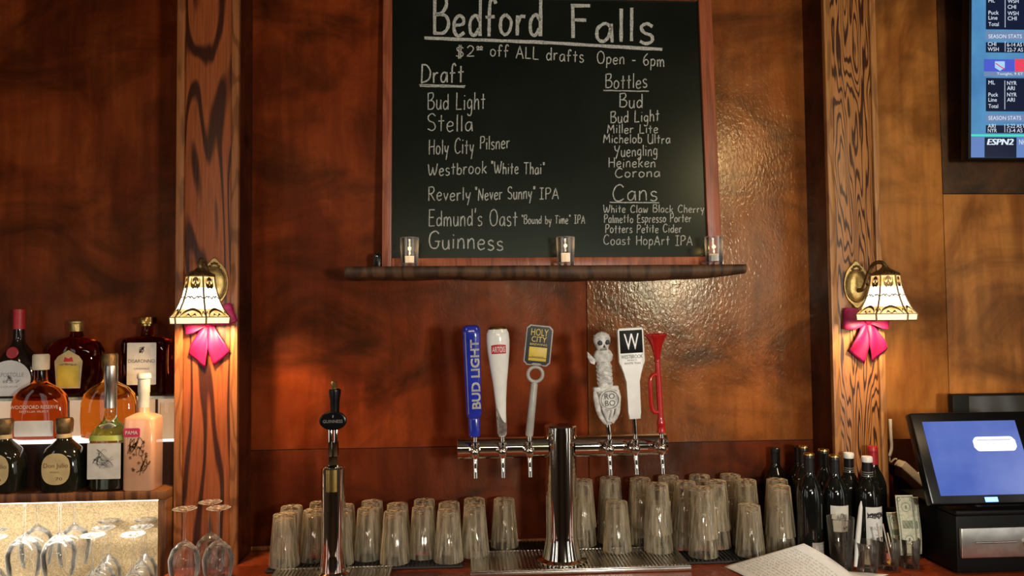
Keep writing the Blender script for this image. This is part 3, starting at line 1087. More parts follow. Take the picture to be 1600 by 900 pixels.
def sconce(cx, zb, dx, dz_top, label, phase):
    """cx, zb: centre of the back plate; the shade hangs in front, dx to the side"""
    Yf = 2.4235
    t = thing('wall_sconce', label, 'wall lamp', (cx, Yf, zb), group='pair of stained glass wall lamps')
    out = []
    for k in range(40):
        a = 2 * PI * k / 40
        px, pz = .041 * math.cos(a), .066 * math.sin(a)
        if abs(a - PI / 2) < .5 or abs(a - 3 * PI / 2) < .5:
            sgn = 1 if a < PI else -1
            pz += sgn * .016 * (1 - abs(math.cos(a)) / .48) ** 2
        out.append((px, pz))
    bm = NB()
    add_prism(bm, out, -.010, 0, bevel=.004)
    obj('back_plate', bm, M['brass_pale'], t)
    bm = NB()
    add_lathe(bm, [(0, .012), (.020, .010), (.029, .005), (.032, 0), (0, 0)], 32, Matrix.Translation((0, -.0095, -.004)) @ Matrix.Rotation(R(90), 4, 'X') , sy=1.62)
    obj('oval_boss', bm, M['brass_pale'], t)
    bm = NB()
    add_tube(bm, [(.0355 * math.cos(2 * PI * k / 36), -.0115, -.004 + .052 * math.sin(2 * PI * k / 36)) for k in range(36)], .0028, 8, closed=True)
    for k in range(7):
        a = PI / 2 + (k - 3) * .3
        add_lathe(bm, [(0, .005), (.003, .004), (.0045, 0), (.003, -.003), (0, -.004)], 10, Matrix.Translation((.024 * math.cos(a), -.012, .056 * math.sin(a) + .004)))
    obj('scroll_relief', bm, M['brass_dark'], t)
    sy = -.135
    bm = NB()
    pth = crom([(0, -.016, -.02), (dx * .05, -.05, -.012), (dx * .12, -.075, .030), (dx * .35, -.100, .060), (dx * .75, -.125, .064), (dx * 1.0, sy, .050), (dx, sy, .028)], 8)
    add_tube(bm, pth, [.0075 - .0014 * math.sin(PI * i / len(pth)) for i in range(len(pth))], 12)
    add_lathe(bm, [(0, .006), (.008, .004), (.010, 0), (.008, -.004), (0, -.006)], 16, Matrix.Translation((dx, sy, .050)))
    sp = [(dx * .12, -.075 + .02 * math.sin(a) * .6, .012 + .018 * math.cos(a)) for a in [i * .35 for i in range(16)]]
    add_tube(bm, sp, .003, 8)
    obj('arm', bm, M['brass_dark'], t)
    zt = dz_top
    bm = NB()
    cap = [(0, .024), (.010, .024), (.014, .020), (.022, .012), (.036, .006), (.043, 0), (.040, -.003), (0, -.002)]
    add_lathe(bm, cap, 36, Matrix.Translation((dx, sy, zt + .001)))
    for k in range(24):
        a = 2 * PI * k / 24
        add_tube(bm, [(dx + math.cos(a) * .020, sy + math.sin(a) * .020, zt + .0155), (dx + math.cos(a) * .041, sy + math.sin(a) * .041, zt + .004)], .0016, 6)
    obj('shade_holder', bm, M['brass_dark'], t)
    # six-sided bell shade
    bm = NB()
    T = Matrix.Translation((dx, sy, zt))
    nv = []
    for (r, z) in SHP:
        nv.append([bm.verts.new(T @ Vector((r * math.cos(phase + 2 * PI * k / 6), r * math.sin(phase + 2 * PI * k / 6), z))) for k in range(6)])
    for i in range(len(SHP) - 1):
        for k in range(6):
            bm.faces.new((nv[i][k], nv[i][(k + 1) % 6], nv[i + 1][(k + 1) % 6], nv[i + 1][k])).material_index = [0, 1, 1, 2][SHM[i]]
    sh_o = obj('shade', bm, [shade_white, shade_amber, shade_cream], t, angle=20, recalc=False)
    bm = NB()
    for k in range(6):
        a = phase + 2 * PI * k / 6
        add_tube(bm, [T @ Vector((r * math.cos(a), r * math.sin(a), z)) for r, z in SHP], .0026, 6)
    for i in (0, 7, 8):
        r, z = SHP[i]
        add_tube(bm, [T @ Vector((r * math.cos(phase + 2 * PI * k / 6), r * math.sin(phase + 2 * PI * k / 6), z)) for k in range(6)], .0013, 6, closed=True)
    obj('leading', bm, M['brass_dark'], sh_o)

    def facet(k):
        a0, a1 = phase + 2 * PI * k / 6, phase + 2 * PI * (k + 1) / 6

        def fm(u, v):          # u -1..1 across the facet, v 0 top .. 1 bottom edge of the bell
            q = max(0.0, min(.9999, v)) * 7
            i = int(q)
            f = q - i
            r = SHP[i][0] * (1 - f) + SHP[i + 1][0] * f
            z = SHP[i][1] * (1 - f) + SHP[i + 1][1] * f
            s = (u + 1) / 2
            x = r * (math.cos(a0) * (1 - s) + math.cos(a1) * s) * 1.012
            y = r * (math.sin(a0) * (1 - s) + math.sin(a1) * s) * 1.012
            return T @ Vector((x, y, z))
        return fm
    bm = NB()
    for k in range(6):
        fm = facet(k)
        wl = .06

        def S(pts, w=wl):
            add_ribbon(bm, crom(pts, 5) if len(pts) > 2 else [Vector(pts[0]).lerp(Vector(pts[1]), i / 8) for i in range(9)], w, fm)
        S([(-.75, .97), (-.6, .8), (0, .72), (.6, .8), (.75, .97)])
        S([(0, .26), (0, .5)], .03)
        S([(-.5, .72), (-.62, .56), (-.35, .46), (0, .5), (.35, .46), (.62, .56), (.5, .72)], .025)
        S([(-.95, .5), (-.6, .46), (-.3, .5)], .025)
        S([(.95, .5), (.6, .46), (.3, .5)], .025)
        S([(-.35, .92), (-.25, .84), (-.1, .88), (0, .94), (.1, .88), (.25, .84), (.35, .92)], .05)
        S([(-.95, .86), (-.85, .78), (-.75, .84)], .04)
        S([(.95, .86), (.85, .78), (.75, .84)], .04)
        S([(-.5, .06), (-.55, .2), (-.2, .26), (0, .14), (.2, .26), (.55, .2), (.5, .06)], .10)
        S([(-.4, .12), (0, .07), (.4, .12)], .09)
        S([(-.3, .22), (0, .27), (.3, .22)], .06)
    obj('glass_pattern', bm, M['brass_dark'], sh_o)
    bm = NB()
    add_lathe(bm, [(0, -.10), (.012, -.095), (.020, -.078), (.016, -.058), (.010, -.04), (.010, -.01), (0, -.01)], 20, T)
    obj('bulb', bm, bulb_m, t)
    return Vector((cx + dx, Yf + sy, zb + zt - .112))


zL, zR = Z(442, 2.42, 333), Z(445, 2.42, 1336)
cL, cR = X(336, 2.42, zL), X(1337, 2.42, zR)
pL, pR = at(313, 432, 2.29), at(1383, 430, 2.29)
bL = sconce(cL, zL, pL.x - cL, pL.z - zL, 'lit stained glass wall lamp on the pillar beside the liquor bottles', R(0))
bR = sconce(cR, zR, pR.x - cR, pR.z - zR, 'lit stained glass wall lamp on the pillar nearer the television', R(-18))
point_light('sconce_bulb_light', bL, 13, (1.0, 0.62, 0.30), .02)
point_light('sconce_bulb_light', bR, 6.5, (1.0, 0.66, 0.34), .02)


def bow(cx, Yb_, cz, label, tails, loops):
    t = thing('ribbon_bow', label, 'bow', (cx, Yb_, cz), group='magenta ribbon bows under the wall lamps')
    for (ax, az, hw_) in loops:           # loop: tip offset and half width
        bm = NB()
        d = Vector((ax, 0, az))
        L_ = d.length
        d.normalize()
        nrm = Vector((-d.z, 0, d.x))
        rows = []
        for k in range(25):
            s = k / 24
            ang = 2 * PI * s
            along = L_ * (1 - math.cos(ang)) / 2
            thick = .017 * math.sin(ang) * (0.35 + .65 * along / L_)
            wid = hw_ * (0.35 + 0.65 * min(1, along / (L_ * .6)))
            rows.append([bm.verts.new(d * along + nrm * (wid * (j / 6 * 2 - 1)) + Vector((0, -.014 + thick * (1 if True else 0) - .003 * math.cos(j * 2.1), 0))) for j in range(7)])
        for a, b in zip(rows[:-1], rows[1:]):
            for j in range(6):
                bm.faces.new((a[j], a[j + 1], b[j + 1], b[j]))
        o = obj('loop', bm, M['bow'], t, angle=80)
        sm = o.modifiers.new('thick', 'SOLIDIFY')
        sm.thickness = .0012
    for (x0, x1, zz, w0, w1) in tails:    # tail from knot to (x1, zz)
        bm = NB()
        rows = []
        m = 12
        for k in range(m + 1):
            s = k / m
            c = Vector((x0 + (x1 - x0) * s, -.012 - .010 * math.sin(PI * s) + .004 * s, -.008 + (zz + .008) * s))
            w = w0 + (w1 - w0) * min(1, s * 1.6)
            row = []
            for j in range(9):
                q = j / 8 * 2 - 1
                zo = (-abs(q) * .0 + (.022 * q * (1 if x1 > 0 else -1) if k == m else .022 * q * (1 if x1 > 0 else -1) * s * s))
                row.append(bm.verts.new(c + Vector((q * w, -.003 * math.cos(q * 3 + s * 4), zo))))
            rows.append(row)
        for a, b in zip(rows[:-1], rows[1:]):
            for j in range(8):
                bm.faces.new((a[j], a[j + 1], b[j + 1], b[j]))
        o = obj('tail', bm, M['bow'], t, angle=80)
        sm = o.modifiers.new('thick', 'SOLIDIFY')
        sm.thickness = .0012
    bm = NB()
    add_loft(bm, [(-.014, .008, .006, 2.2), (-.008, .012, .011, 2.4), (.006, .013, .012, 2.4), (.013, .009, .007, 2.2)], 20, Matrix.Translation((0, -.016, 0)))
    obj('knot', bm, M['bow'], t, angle=80)


zb1 = Z(503, 2.42, 330)
bow(X(327, 2.42, zb1), 2.4195, zb1, 'magenta ribbon bow under the lamp beside the liquor bottles',
    [(-.006, -.034, -.120, .010, .025), (.006, .042, -.114, .010, .025)], [(.080, .030, .030), (-.070, -.012, .026)])
zb2 = Z(500, 2.42, 1350)
bow(X(1352, 2.42, zb2), 2.4195, zb2, 'magenta ribbon bow under the lamp nearer the television',
    [(-.006, -.038, -.120, .010, .025), (.006, .040, -.116, .010, .026)], [(-.080, .006, .034), (.070, -.004, .026)])


# ------------------------------------------------------------------ beer tap tower
YT = 2.335
tx = X(877, YT, 1.1)
colr = .0475
ztop = Z(664, YT, 877)
tower = thing('beer_tap_tower', 'chrome T-shaped draft beer tower with six taps', 'beer tower', (tx, YT, CT + .0165), (0, 0, R(.6)))
H = ztop - CT - .0165
bm = NB()
add_lathe(bm, [(0, 0), (.075, 0), (.075, .004), (.060, .010), (.055, .03), (.050, .055), (colr, .075), (colr, H - .045), (0, H - .045)], 64)
obj('column', bm, M['chrome'], tower)
bm = NB()
add_lathe(bm, [(0, H - .0448), (colr + .0022, H - .0448), (colr + .0022, H - .004), (colr - .002, H), (0, H + .0015)], 64)
obj('column_cap', bm, M['chrome'], tower)
zr = Z(698, YT, 860) - CT - .0165
rl = X(714, YT, 1.3) - tx
rr_ = X(1041, YT, 1.3) - tx
rad = .0315
for sgn, xe in ((-1, rl), (1, rr_)):
    bm = NB()
    Mx = Matrix.Translation((0, 0, zr)) @ Matrix.Rotation(R(90) * sgn, 4, 'Y')
    L_ = abs(xe)
    add_lathe(bm, [(rad, .040), (rad, L_ - .012), (rad + .0012, L_ - .0115), (rad + .0012, L_ - .002), (rad - .002, L_), (0, L_)], 48, Mx)
    obj('rail_arm', bm, M['chrome'], tower)
taps_px = [742, 785, 827, 952, 993, 1034]
tap_x = []
YF = -.085
for px in taps_px:
    tx_ = X(px, YT + YF, 1.28) - tx
    tap_x.append(tx_)
    bm = NB()
    Rx = Matrix.Translation((tx_, 0, zr)) @ Matrix.Rotation(R(90), 4, 'X')
    add_lathe(bm, [(0, rad - .003), (.017, rad - .003), (.017, rad + .006), (.012, rad + .008), (.0105, rad + .022), (.014, rad + .023), (.014, rad + .036), (.010, rad + .038), (.0095, .078), (0, .082)], 28, Rx)
    f = obj('faucet', bm, M['chrome'], tower)
    bm = NB()
    T = Matrix.Translation((tx_, YF, zr))
    add_lathe(bm, [(0, -.018), (.007, -.016), (.0125, -.006), (.0135, .004), (.012, .012), (.0085, .016), (.0085, .020), (.011, .022), (.011, .030), (.007, .033), (.0065, .046), (0, .046)], 28, T)
    obj('faucet_body', bm, M['chrome'], f)
    bm = NB()
    add_tube(bm, [T @ Vector(p) for p in crom([(0, .004, -.004), (0, .000, -.022), (0, -.008, -.046), (0, -.011, -.070)], 5)], [.0105 - .0035 * min(1, i / 8) for i in range(16)], 18)
    obj('spout', bm, M['chrome'], f)
ZH = CT + .0165 + zr + .0468     # where the handles screw on


def handle_root(i, top_px, top_py, label, name='tap_handle'):
    """tap handle standing on faucet i, leaning so its top shows at the given pixel"""
    base = Vector((tx + tap_x[i] , YT + YF, ZH))
    top = at(top_px, top_py, YT + YF - .012)
    lean = math.atan2(top.x - base.x, top.z - base.z)
    fw_ = math.atan2(.012, .32)
    o = thing(name, label, 'tap handle', base, (fw_, lean, 0), group='six tap handles on the tower')
    return o, (top - base).length


# blue handle
t, h = handle_root(0, 736, 508, 'tall blue tap handle with white vertical lettering, leftmost on the rail')
bm = NB()
add_loft(bm, [(0.0, .010, .010, 2), (.004, .0165, .0145, 2.6), (.052, .0175, .0155, 2.8), (.055, .0165, .0145, 2.8), (.060, .020, .017, 3), (.072, .0225, .018, 3.2), (h * .9, .0265, .020, 3.2), (h - .012, .0262, .0195, 3), (h - .003, .022, .016, 2.6), (h, .014, .010, 2.2)], 36)
obj('grip', bm, M['blue'], t)
bm = NB()
fm = lambda u, v: Vector((u, -.0205 - .002 * (v / .33) + abs(u - .004) * .05, v))
for s in (-1,):
    add_ribbon(bm, [(-.0155 - .002 * k / 10, .07 + (h - .09) * k / 10) for k in range(11)], .0016, fm)
obj('edge_line', bm, M['ink_grey'], t)
bm = NB()
# lettering reads from bottom to top
fmr = lambda u, v: Vector((.0185 - v, -.0206 - .0019 * (u / .33), u))
for du in (-.0009, 0, .0009):
    for dv in (-.0009, .0009):
        add_text(bm, 'BUD LIGHT', .085 + du, h - .042 + du, -.001 + dv, .0225 + dv, fmr)
obj('lettering', bm, M['white'], t)
bm = NB()
add_text(bm, 'BUD LIGHT', .0845, h - .0415, -.0022, .0237, lambda u, v: fmr(u, v) + Vector((0, .0004, 0)))
obj('lettering_shadow', bm, M['ink_grey'], t)

# white bat-shaped handle
t, h = handle_root(1, 777, 510, 'white bat-shaped tap handle with red plaque and silver base')
bm = NB()
pr = [(0, .0), (.009, .0), (.0125, .006), (.0135, .03), (.0145, .07), (.0165, .11), (.021, .16), (.0275, .21), (.0325, .255), (.034, .285), (.0325, .308), (.027, .320), (0, .320)]
k_ = (h - .008) / .320
pr = [(r, z * k_) for r, z in pr]
add_lathe(bm, pr, 40, sy=.72)
obj('grip', bm, M['white_gloss'], t)
bm = NB()
add_lathe(bm, [(.0275, .318 * k_), (.0265, .322 * k_), (.020, h), (0, h + .001)], 40, sy=.72)
obj('gold_cap', bm, M['gold'], t)
bm = NB()

def pr_r(z):
    for (r0, z0), (r1, z1) in zip(pr[1:-1], pr[2:]):
        if z0 <= z <= z1 and z1 > z0:
            return r0 + (r1 - r0) * (z - z0) / (z1 - z0)
    return pr[1][0]
for k in range(24):
    for j in range(14):
        def P(kk, jj):
            a = -PI + 2 * PI * kk / 24
            top = .085 + .045 * math.sin(a + .1)
            z = .002 + (top - .002) * jj / 14
            r = pr_r(z) + .0011
            return Vector((r * math.sin(a + PI / 2 + .9) , -r * .74 * math.cos(a + PI / 2 + .9), z))
        bm.faces.new([bm.verts.new(P(k, j)), bm.verts.new(P(k + 1, j)), bm.verts.new(P(k + 1, j + 1)), bm.verts.new(P(k, j + 1))])
bmesh.ops.remove_doubles(bm, verts=bm.verts[:], dist=1e-5)
obj('silver_sleeve', bm, M['silver_wrap'], t)
zc = .262 * k_
fb_ = lambda off: (lambda u, v: Vector((u, -.72 * math.sqrt(max(1e-6, pr_r(v) ** 2 - u * u)) - off, v)))
bm = NB()
ol = [(-.021, -.013), (-.021, .010), (-.014, .012), (0, .013), (.014, .012), (.021, .010), (.021, -.013), (0, -.0145)]
fmm = fb_(.001)
for i in range(10):
    u0, u1 = -.021 + .042 * i / 10, -.021 + .042 * (i + 1) / 10
    g = lambda u: .011 + .0025 * math.cos(u * 70)
    bm.faces.new([bm.verts.new(fmm(u0, zc - .0135)), bm.verts.new(fmm(u1, zc - .0135)), bm.verts.new(fmm(u1, zc + g(u1))), bm.verts.new(fmm(u0, zc + g(u0)))])
bmesh.ops.remove_doubles(bm, verts=bm.verts[:], dist=1e-5)
obj('red_plaque', bm, M['red_label'], t)
bm = NB()
add_text(bm, 'ARTOIS', -.0185, .0185, zc - .009, zc + .007, fb_(.0016))
obj('lettering', bm, M['white'], t)

# plate and ring handle
t, h = handle_root(2, 844, 508, 'grey tap handle with ring and black and yellow brewery plate')
bm = NB()
add_lathe(bm, [(0, 0), (.0105, 0), (.0115, .004), (.0105, .15), (.008, .157), (0, .157)], 28)
obj('grip', bm, M['grey'], t)
bm = NB()
rc = .157 + .0235
add_tube(bm, [(.0215 * math.cos(2 * PI * k / 40), 0, rc + .0215 * math.sin(2 * PI * k / 40)) for k in range(40)], .0055, 12, closed=True)
obj('ring', bm, M['grey'], t)
z0, z1 = rc + .0255, h
pw = .0395
bm = NB()


def chamf(hx, za, zb_, c):
    return [(-hx + c, za), (-hx * .45, za), (-hx * .3, za + .004), (hx * .3, za + .004), (hx * .45, za), (hx - c, za), (hx, za + c), (hx, zb_ - c), (hx - c, zb_), (-hx + c, zb_), (-hx, zb_ - c), (-hx, za + c)]


add_prism(bm, chamf(pw, z0, z1, .010), -.009, .009, bevel=.002)
obj('plate', bm, M['grey'], t)
bm = NB()
add_prism(bm, chamf(pw - .004, z0 + .004, z1 - .004, .009), -.0105, -.0088)
obj('black_panel', bm, M['black'], t)
hh = z1 - z0
bm = NB()
add_box(bm, (-.026, -.0115, z0 + hh * .12), (.026, -.0104, z0 + hh * .46), .0004)
obj('yellow_panel', bm, M['yellow'], t)
bm = NB()
fm = flat(-.0118)
add_ribbon(bm, [(-.026, z0 + hh * .20), (.026, z0 + hh * .20)], .002, fm)
add_ribbon(bm, [(-.018 + .0036 * i, z0 + hh * (.215 + .02 * (i % 2))) for i in range(11)], .0015, fm)
obj('skyline', bm, M['ink_brown'], t)
bm = NB()
add_text(bm, 'HOLY', -.025, .025, z0 + hh * .74, z0 + hh * .91, fm)
add_text(bm, 'CITY', -.022, .022, z0 + hh * .585, z0 + hh * .72, fm)
add_text(bm, 'BREWING', -.025, .025, z0 + hh * .50, z0 + hh * .55, fm)
obj('lettering', bm, M['yellow'], t)

# white skull totem handle
t, h = handle_root(3, 939, 514, 'white carved skull totem tap handle with round badge')
s_ = h / .30
bm = NB()
add_lathe(bm, [(0, 0), (.008, 0), (.0085, .02), (.007, .034), (0, .034)], 20)
obj('ferrule', bm, M['chrome'], t)
bm = NB()
add_loft(bm, [(.030, .010, .009, 2), (.045, .015, .012, 2.2), (.06, .021, .015, 2.4), (.085, .026, .018, 2.5), (.12, .027, .018, 2.6), (.15, .021, .017, 2.6), (.165, .019, .016, 2.6), (.20, .021, .017, 2.6), (.215, .020, .016, 2.6)], 32)
for sx_ in (-1, 1):
    add_tube(bm, crom([(sx_ * .010, -.012, .036), (sx_ * .026, -.016, .065), (sx_ * .031, -.014, .10), (sx_ * .034, -.010, .13)], 6), [.005, .006, .0065, .007, .007, .007, .0075, .0075, .008, .008, .0085, .0085, .009, .009, .009, .008, .007, .006, .005], 12)
    add_tube(bm, crom([(sx_ * .003, -.016, .040), (sx_ * .010, -.019, .062), (sx_ * .016, -.02, .085)], 6), .0045, 10)
    add_box(bm, (sx_ * .027 - .010, -.014, .128), (sx_ * .027 + .010, .010, .142), .003)
for k in range(5):
    zz = .152 + .012 * k
    add_tube(bm, [(.0205 * math.cos(a), .0172 * math.sin(a), zz + .004 * math.sin(3 * a)) for a in [2 * PI * i / 24 for i in range(24)]], .0034, 8, closed=True)
obj('carved_shaft', bm, M['resin'], t, angle=60)
bm = NB()
add_loft(bm, [(.210, .018, .015, 2.4), (.218, .026, .019, 2.6), (.232, .029, .021, 2.4), (.244, .024, .018, 2.4), (.250, .018, .014, 2.2)], 32)
obj('collar', bm, M['resin'], t, angle=60)
bm = NB()
add_prism(bm, [(-.024, .222), (-.046, .248), (-.047, .232), (-.040, .214), (-.028, .208)], -.012, .006, bevel=.002)
add_prism(bm, [(-.028, .226), (-.042, .240), (-.041, .228), (-.034, .217)], -.015, -.011, bevel=.001)
obj('wing', bm, M['resin'], t)
bm = NB()
add_loft(bm, [(.246, .012, .011, 2.2), (.252, .017, .015, 2.4), (.260, .019, .017, 2.3), (.270, .024, .021, 2.1), (.282, .0255, .023, 2), (.292, .022, .020, 2), (.299, .014, .013, 2), (.302, .006, .006, 2)], 36)
for sx_ in (-1, 1):
    add_tube(bm, [(sx_ * .004, -.0195, .2795), (sx_ * .010, -.0215, .282), (sx_ * .017, -.0175, .279)], [.002, .003, .002], 8)
for k in range(5):
    add_lathe(bm, [(.0055, 0), (.004, .005), (0, .012)], 10, Matrix.Translation(((k - 2) * .0085, .004 * (k % 2), .293 - abs(k - 2) * .004)) @ Matrix.Rotation(R((k - 2) * 16), 4, 'Y'))
sk = obj('skull', bm, M['resin'], t, angle=60)
bm = NB()
for sx_ in (-1, 1):
    add_loft(bm, [(-.007, .004, .003, 2), (-.003, .0072, .005, 2), (.003, .0074, .005, 2), (.007, .004, .003, 2)], 16, Matrix.Translation((sx_ * .0105 + .002, -.0185, .2715)))
add_loft(bm, [(-.005, .004, .003, 2), (.004, .001, .002, 2)], 10, Matrix.Translation((.003, -.0185, .2615)))
for k in range(5):
    add_box(bm, (-.008 + .004 * k, -.0172, .2485), (-.0072 + .004 * k, -.0142, .2555))
obj('eye_sockets', bm, M['resin_dark'], sk)
bm = NB()
Mb = Matrix.Translation((.006, -.016, .105)) @ Matrix.Rotation(R(90), 4, 'X')
add_lathe(bm, [(0, 0), (.031, 0), (.031, .007), (.029, .009), (.026, .009), (.025, .0075), (0, .0075)], 40, Mb)
bd = obj('badge', bm, M['resin'], t)
bm = NB()
fm = flat(-.0242)
add_text(bm, 'RO', -.009, .021, .107, .123, fm)
add_text(bm, 'BO', -.009, .021, .087, .103, fm)
add_ribbon(bm, [(.006 + .0255 * math.cos(2 * PI * k / 40), .105 + .0255 * math.sin(2 * PI * k / 40)) for k in range(41)], .0016, flat(-.0256))  # dark ring paints in the shading inside the badge rim
obj('lettering', bm, M['resin_dark'], bd)

# white paddle handle
t, h = handle_root(4, 984, 512, 'white paddle tap handle with black square and white letter')
bm = NB()
zb0 = h - .268
add_lathe(bm, [(0, 0), (.0075, 0), (.0075, zb0 + .004), (0, zb0 + .004)], 20)
obj('ferrule', bm, M['chrome'], t)
bm = NB()
out = [(-.017, zb0), (.017, zb0), (.0185, zb0 + .02), (.0195, zb0 + .11), (.023, zb0 + .135), (.036, zb0 + .16), (.0385, zb0 + .17), (.0385, h - .006), (.034, h), (-.034, h), (-.0385, h - .006), (-.0385, zb0 + .17), (-.036, zb0 + .16), (-.023, zb0 + .135), (-.0195, zb0 + .11), (-.0185, zb0 + .02)]
add_prism(bm, out, -.009, .009, bevel=.0025)
obj('paddle', bm, M['white'], t)
bm = NB()
add_box(bm, (-.0335, -.0098, h - .074), (.0335, -.0088, h - .007), .0003)
obj('black_square', bm, M['black_matte'], t)
bm = NB()
fm = flat(-.0102)
add_text(bm, 'W', -.021, .023, h - .064, h - .017, fm)
obj('letter', bm, M['white'], t)
bm = NB()
fm = flat(-.0094)
add_text(bm, 'WESTBROOK', -.032, .032, h - .090, h - .079, fm)
add_text(bm, 'BREWING CO', -.014, .014, h - .0965, h - .093, fm)
add_text(bm, 'WHITE THAI', -.024, .024, h - .107, h - .101, fm)
obj('lettering', bm, M['ink'], t)

# red bugle handle
t, h = handle_root(5, 1025, 522, 'red bugle-shaped tap handle with flared bell, rightmost on the rail')
bm = NB()
add_lathe(bm, [(0, 0), (.007, 0), (.013, .004), (.0125, .012), (.0105, .02), (.0125, .028), (.012, .034), (.0095, .042), (.0085, .05), (.0085, h * .60), (.0075, h * .72), (.0095, h * .725), (.0095, h * .745), (.0085, h * .75), (.0105, h * .80), (.016, h * .88), (.025, h * .95), (.034, h * .99), (.0345, h), (.032, h), (.022, h * .95), (.010, h * .88), (0, h * .85)], 36)
obj('horn', bm, M['red'], t)
bm = NB()
add_tube(bm, crom([(-.006, 0, h * .60), (-.018, -.002, h * .585), (-.026, -.004, h * .53), (-.027, -.004, h * .40), (-.026, -.003, h * .28), (-.020, -.002, h * .225), (-.006, 0, h * .215)], 8), .0062, 14)
obj('tube_loop', bm, M['red'], t)

# ------------------------------------------------------------------ stout tower
YG = 2.27
gx = X(521, YG, 1.05)
zg = Z(729, YG, 521) - CT - .0165
st = thing('stout_tap_tower', 'slim chrome single tap column with black oval badge', 'beer tower', (gx, YG, CT + .0165))
bm = NB()
rg = .0345
add_lathe(bm, [(0, 0), (.048, 0), (.048, .005), (.040, .010), (.0365, .04), (rg, .06), (rg, zg - .004), (rg - .003, zg), (rg - .006, zg), (rg - .006, zg - .012), (0, zg - .012)], 56)
obj('column', bm, M['chrome'], st)
bm = NB()
add_cyl_patch(bm, rg + .0006, -.016, .016, zg - .066, zg - .004, 12, top=lambda u: zg - .004)
obj('gold_plate', bm, M['gold'], st)
bm = NB()
zs = Z(672, YG, 524) - CT - .0165
add_box(bm, (-.0135, -.010, zg - .012), (.0135, .012, zs - .03), .003)
add_box(bm, (-.0135, -.012, zg + .03), (-.002, .010, zs + .012), .003)
add_box(bm, (.002, -.012, zg + .03), (.0135, .010, zs + .012), .003)
obj('tap_stem', bm, M['chrome'], st)
bm = NB()
zo = Z(656, YG, 523) - CT - .0165
Mo = Matrix.Translation((.002, -.018, zo)) @ Matrix.Rotation(R(90), 4, 'X')
add_lathe(bm, [(0, -.012), (.034, -.012), (.0385, -.006), (.0395, 0), (.0375, .005), (.034, .006), (.033, .004), (0, .004)], 48, Mo, sy=.70)
bd = obj('oval_badge', bm, M['black'], st)
bm = NB()
add_text(bm, 'GUINNESS', -.026, .030, zo - .006, zo + .003, flat(-.0225))
add_ribbon(bm, [(.002, zo + .009), (.003, zo + .016)], .003, flat(-.0225))
obj('lettering', bm, M['ink_grey'], bd)
bm = NB()
zh0 = Z(645, YG, 526) - CT - .0165
zh1 = Z(607, YG, 526) - CT - .0165
lh = zh1 - zh0
add_lathe(bm, [(0, zo + .0), (.012, zo), (.0125, zh0), (.0135, zh0 + lh * .5), (.0175, zh0 + lh * .85), (.0170, zh1 - .003), (.012, zh1), (0, zh1)], 32, Matrix.Translation((.005, -.004, 0)))
obj('grip', bm, M['black'], st)
bm = NB()
add_prism(bm, [(-.006, zh1 - .001), (.009, zh1 - .001), (.011, zh1 + .004), (.008, zh1 + .010), (.011, zh1 + .021), (.004, zh1 + .019), (-.004, zh1 + .024), (-.006, zh1 + .014), (-.003, zh1 + .006)], -.008, 0, bevel=.0015)
obj('harp_finial', bm, M['gold'], st)


# ------------------------------------------------------------------ drip trays and mats
def drip_tray(x0, x1, y0, y1, label):
    t = thing('drip_tray', label, 'drip tray', ((x0 + x1) / 2, (y0 + y1) / 2, CT + .0005), group='steel drip trays under the towers')
    hx, hy = (x1 - x0) / 2, (y1 - y0) / 2
    bm = NB()
    add_box(bm, (-hx, -hy, 0), (hx, hy, .0115), .002)
    add_box(bm, (-hx, -hy, .0117), (hx, -hy + .010, .0155), .001)
    add_box(bm, (-hx, hy - .008, .0117), (hx, hy, .0155), .001)
    add_box(bm, (-hx, -hy + .0102, .0117), (-hx + .008, hy - .0082, .0155), .001)
    add_box(bm, (hx - .008, -hy + .0102, .0117), (hx, hy - .0082, .0155), .001)
    obj('tray', bm, M['steel'], t)
    bm = NB()
    n_ = int(hx * 2 / .011)
    for k in range(n_):
        x = -hx + .012 + (2 * hx - .024) * k / (n_ - 1)
        add_box(bm, (x - .0028, -hy + .011, .0118), (x + .0028, hy - .009, .0160))
    obj('grid', bm, M['steel'], t)


YD0, YD1 = 2.245, 2.445
drip_tray(X(735, YD1), X(1052, YD1), YD0, YD1, 'long slotted steel drip tray under the six-tap tower')
drip_tray(X(418, YD0 - .02), X(608, YD0 - .02), YD0 - .09, YD0 + .085, 'short steel drip tray under the single stout tap')


def bar_mat(x0, x1, y0, y1, label, red, hgt=.011):
    t = thing('bar_mat', label, 'bar mat', ((x0 + x1) / 2, (y0 + y1) / 2, CT + .0005), group='black rubber bar mats')
    hx, hy = (x1 - x0) / 2, (y1 - y0) / 2
    bm = NB()
    add_box(bm, (-hx, -hy, 0), (hx, hy, hgt - .004), .002)
    n_ = int(hx * 2 / .012)
    for k in range(n_):
        x = -hx + .008 + (2 * hx - .016) * k / (n_ - 1)
        add_box(bm, (x - .002, -hy + .006, hgt - .0042), (x + .002, hy - .006, hgt))
    obj('mat', bm, M['rubber'], t)
    if red:
        bm = NB()
        for (a, b) in red:
            add_box(bm, (a * 2 * hx - hx, hy - .066, hgt + .0002), (b * 2 * hx - hx, hy - .03, hgt + .0012))
        obj('red_band', bm, M['rubber_red'], t)
    return t


yq = YD1 + .004
YM0 = YD0 + .087
bar_mat(X(414, YM0), X(724, YM0 + .05), YM0, YM0 + .165, 'long ribbed black bar mat under the single upside-down glasses', [(.05, .30), (.70, .98)])
bar_mat(X(1062, 2.31), X(1256, 2.31), 2.302, 2.47, 'short thick black bar mat under the stacked glasses', [(.05, .45)])
bar_mat(X(1026, 2.53), X(1216, 2.53), 2.476, YW - .018, 'black bar mat at the wall behind the short mat', None)
bar_mat(X(760, yq + .03), X(1022, yq + .03), yq, YW - .018, 'black bar mat behind the six-tap tower', None)

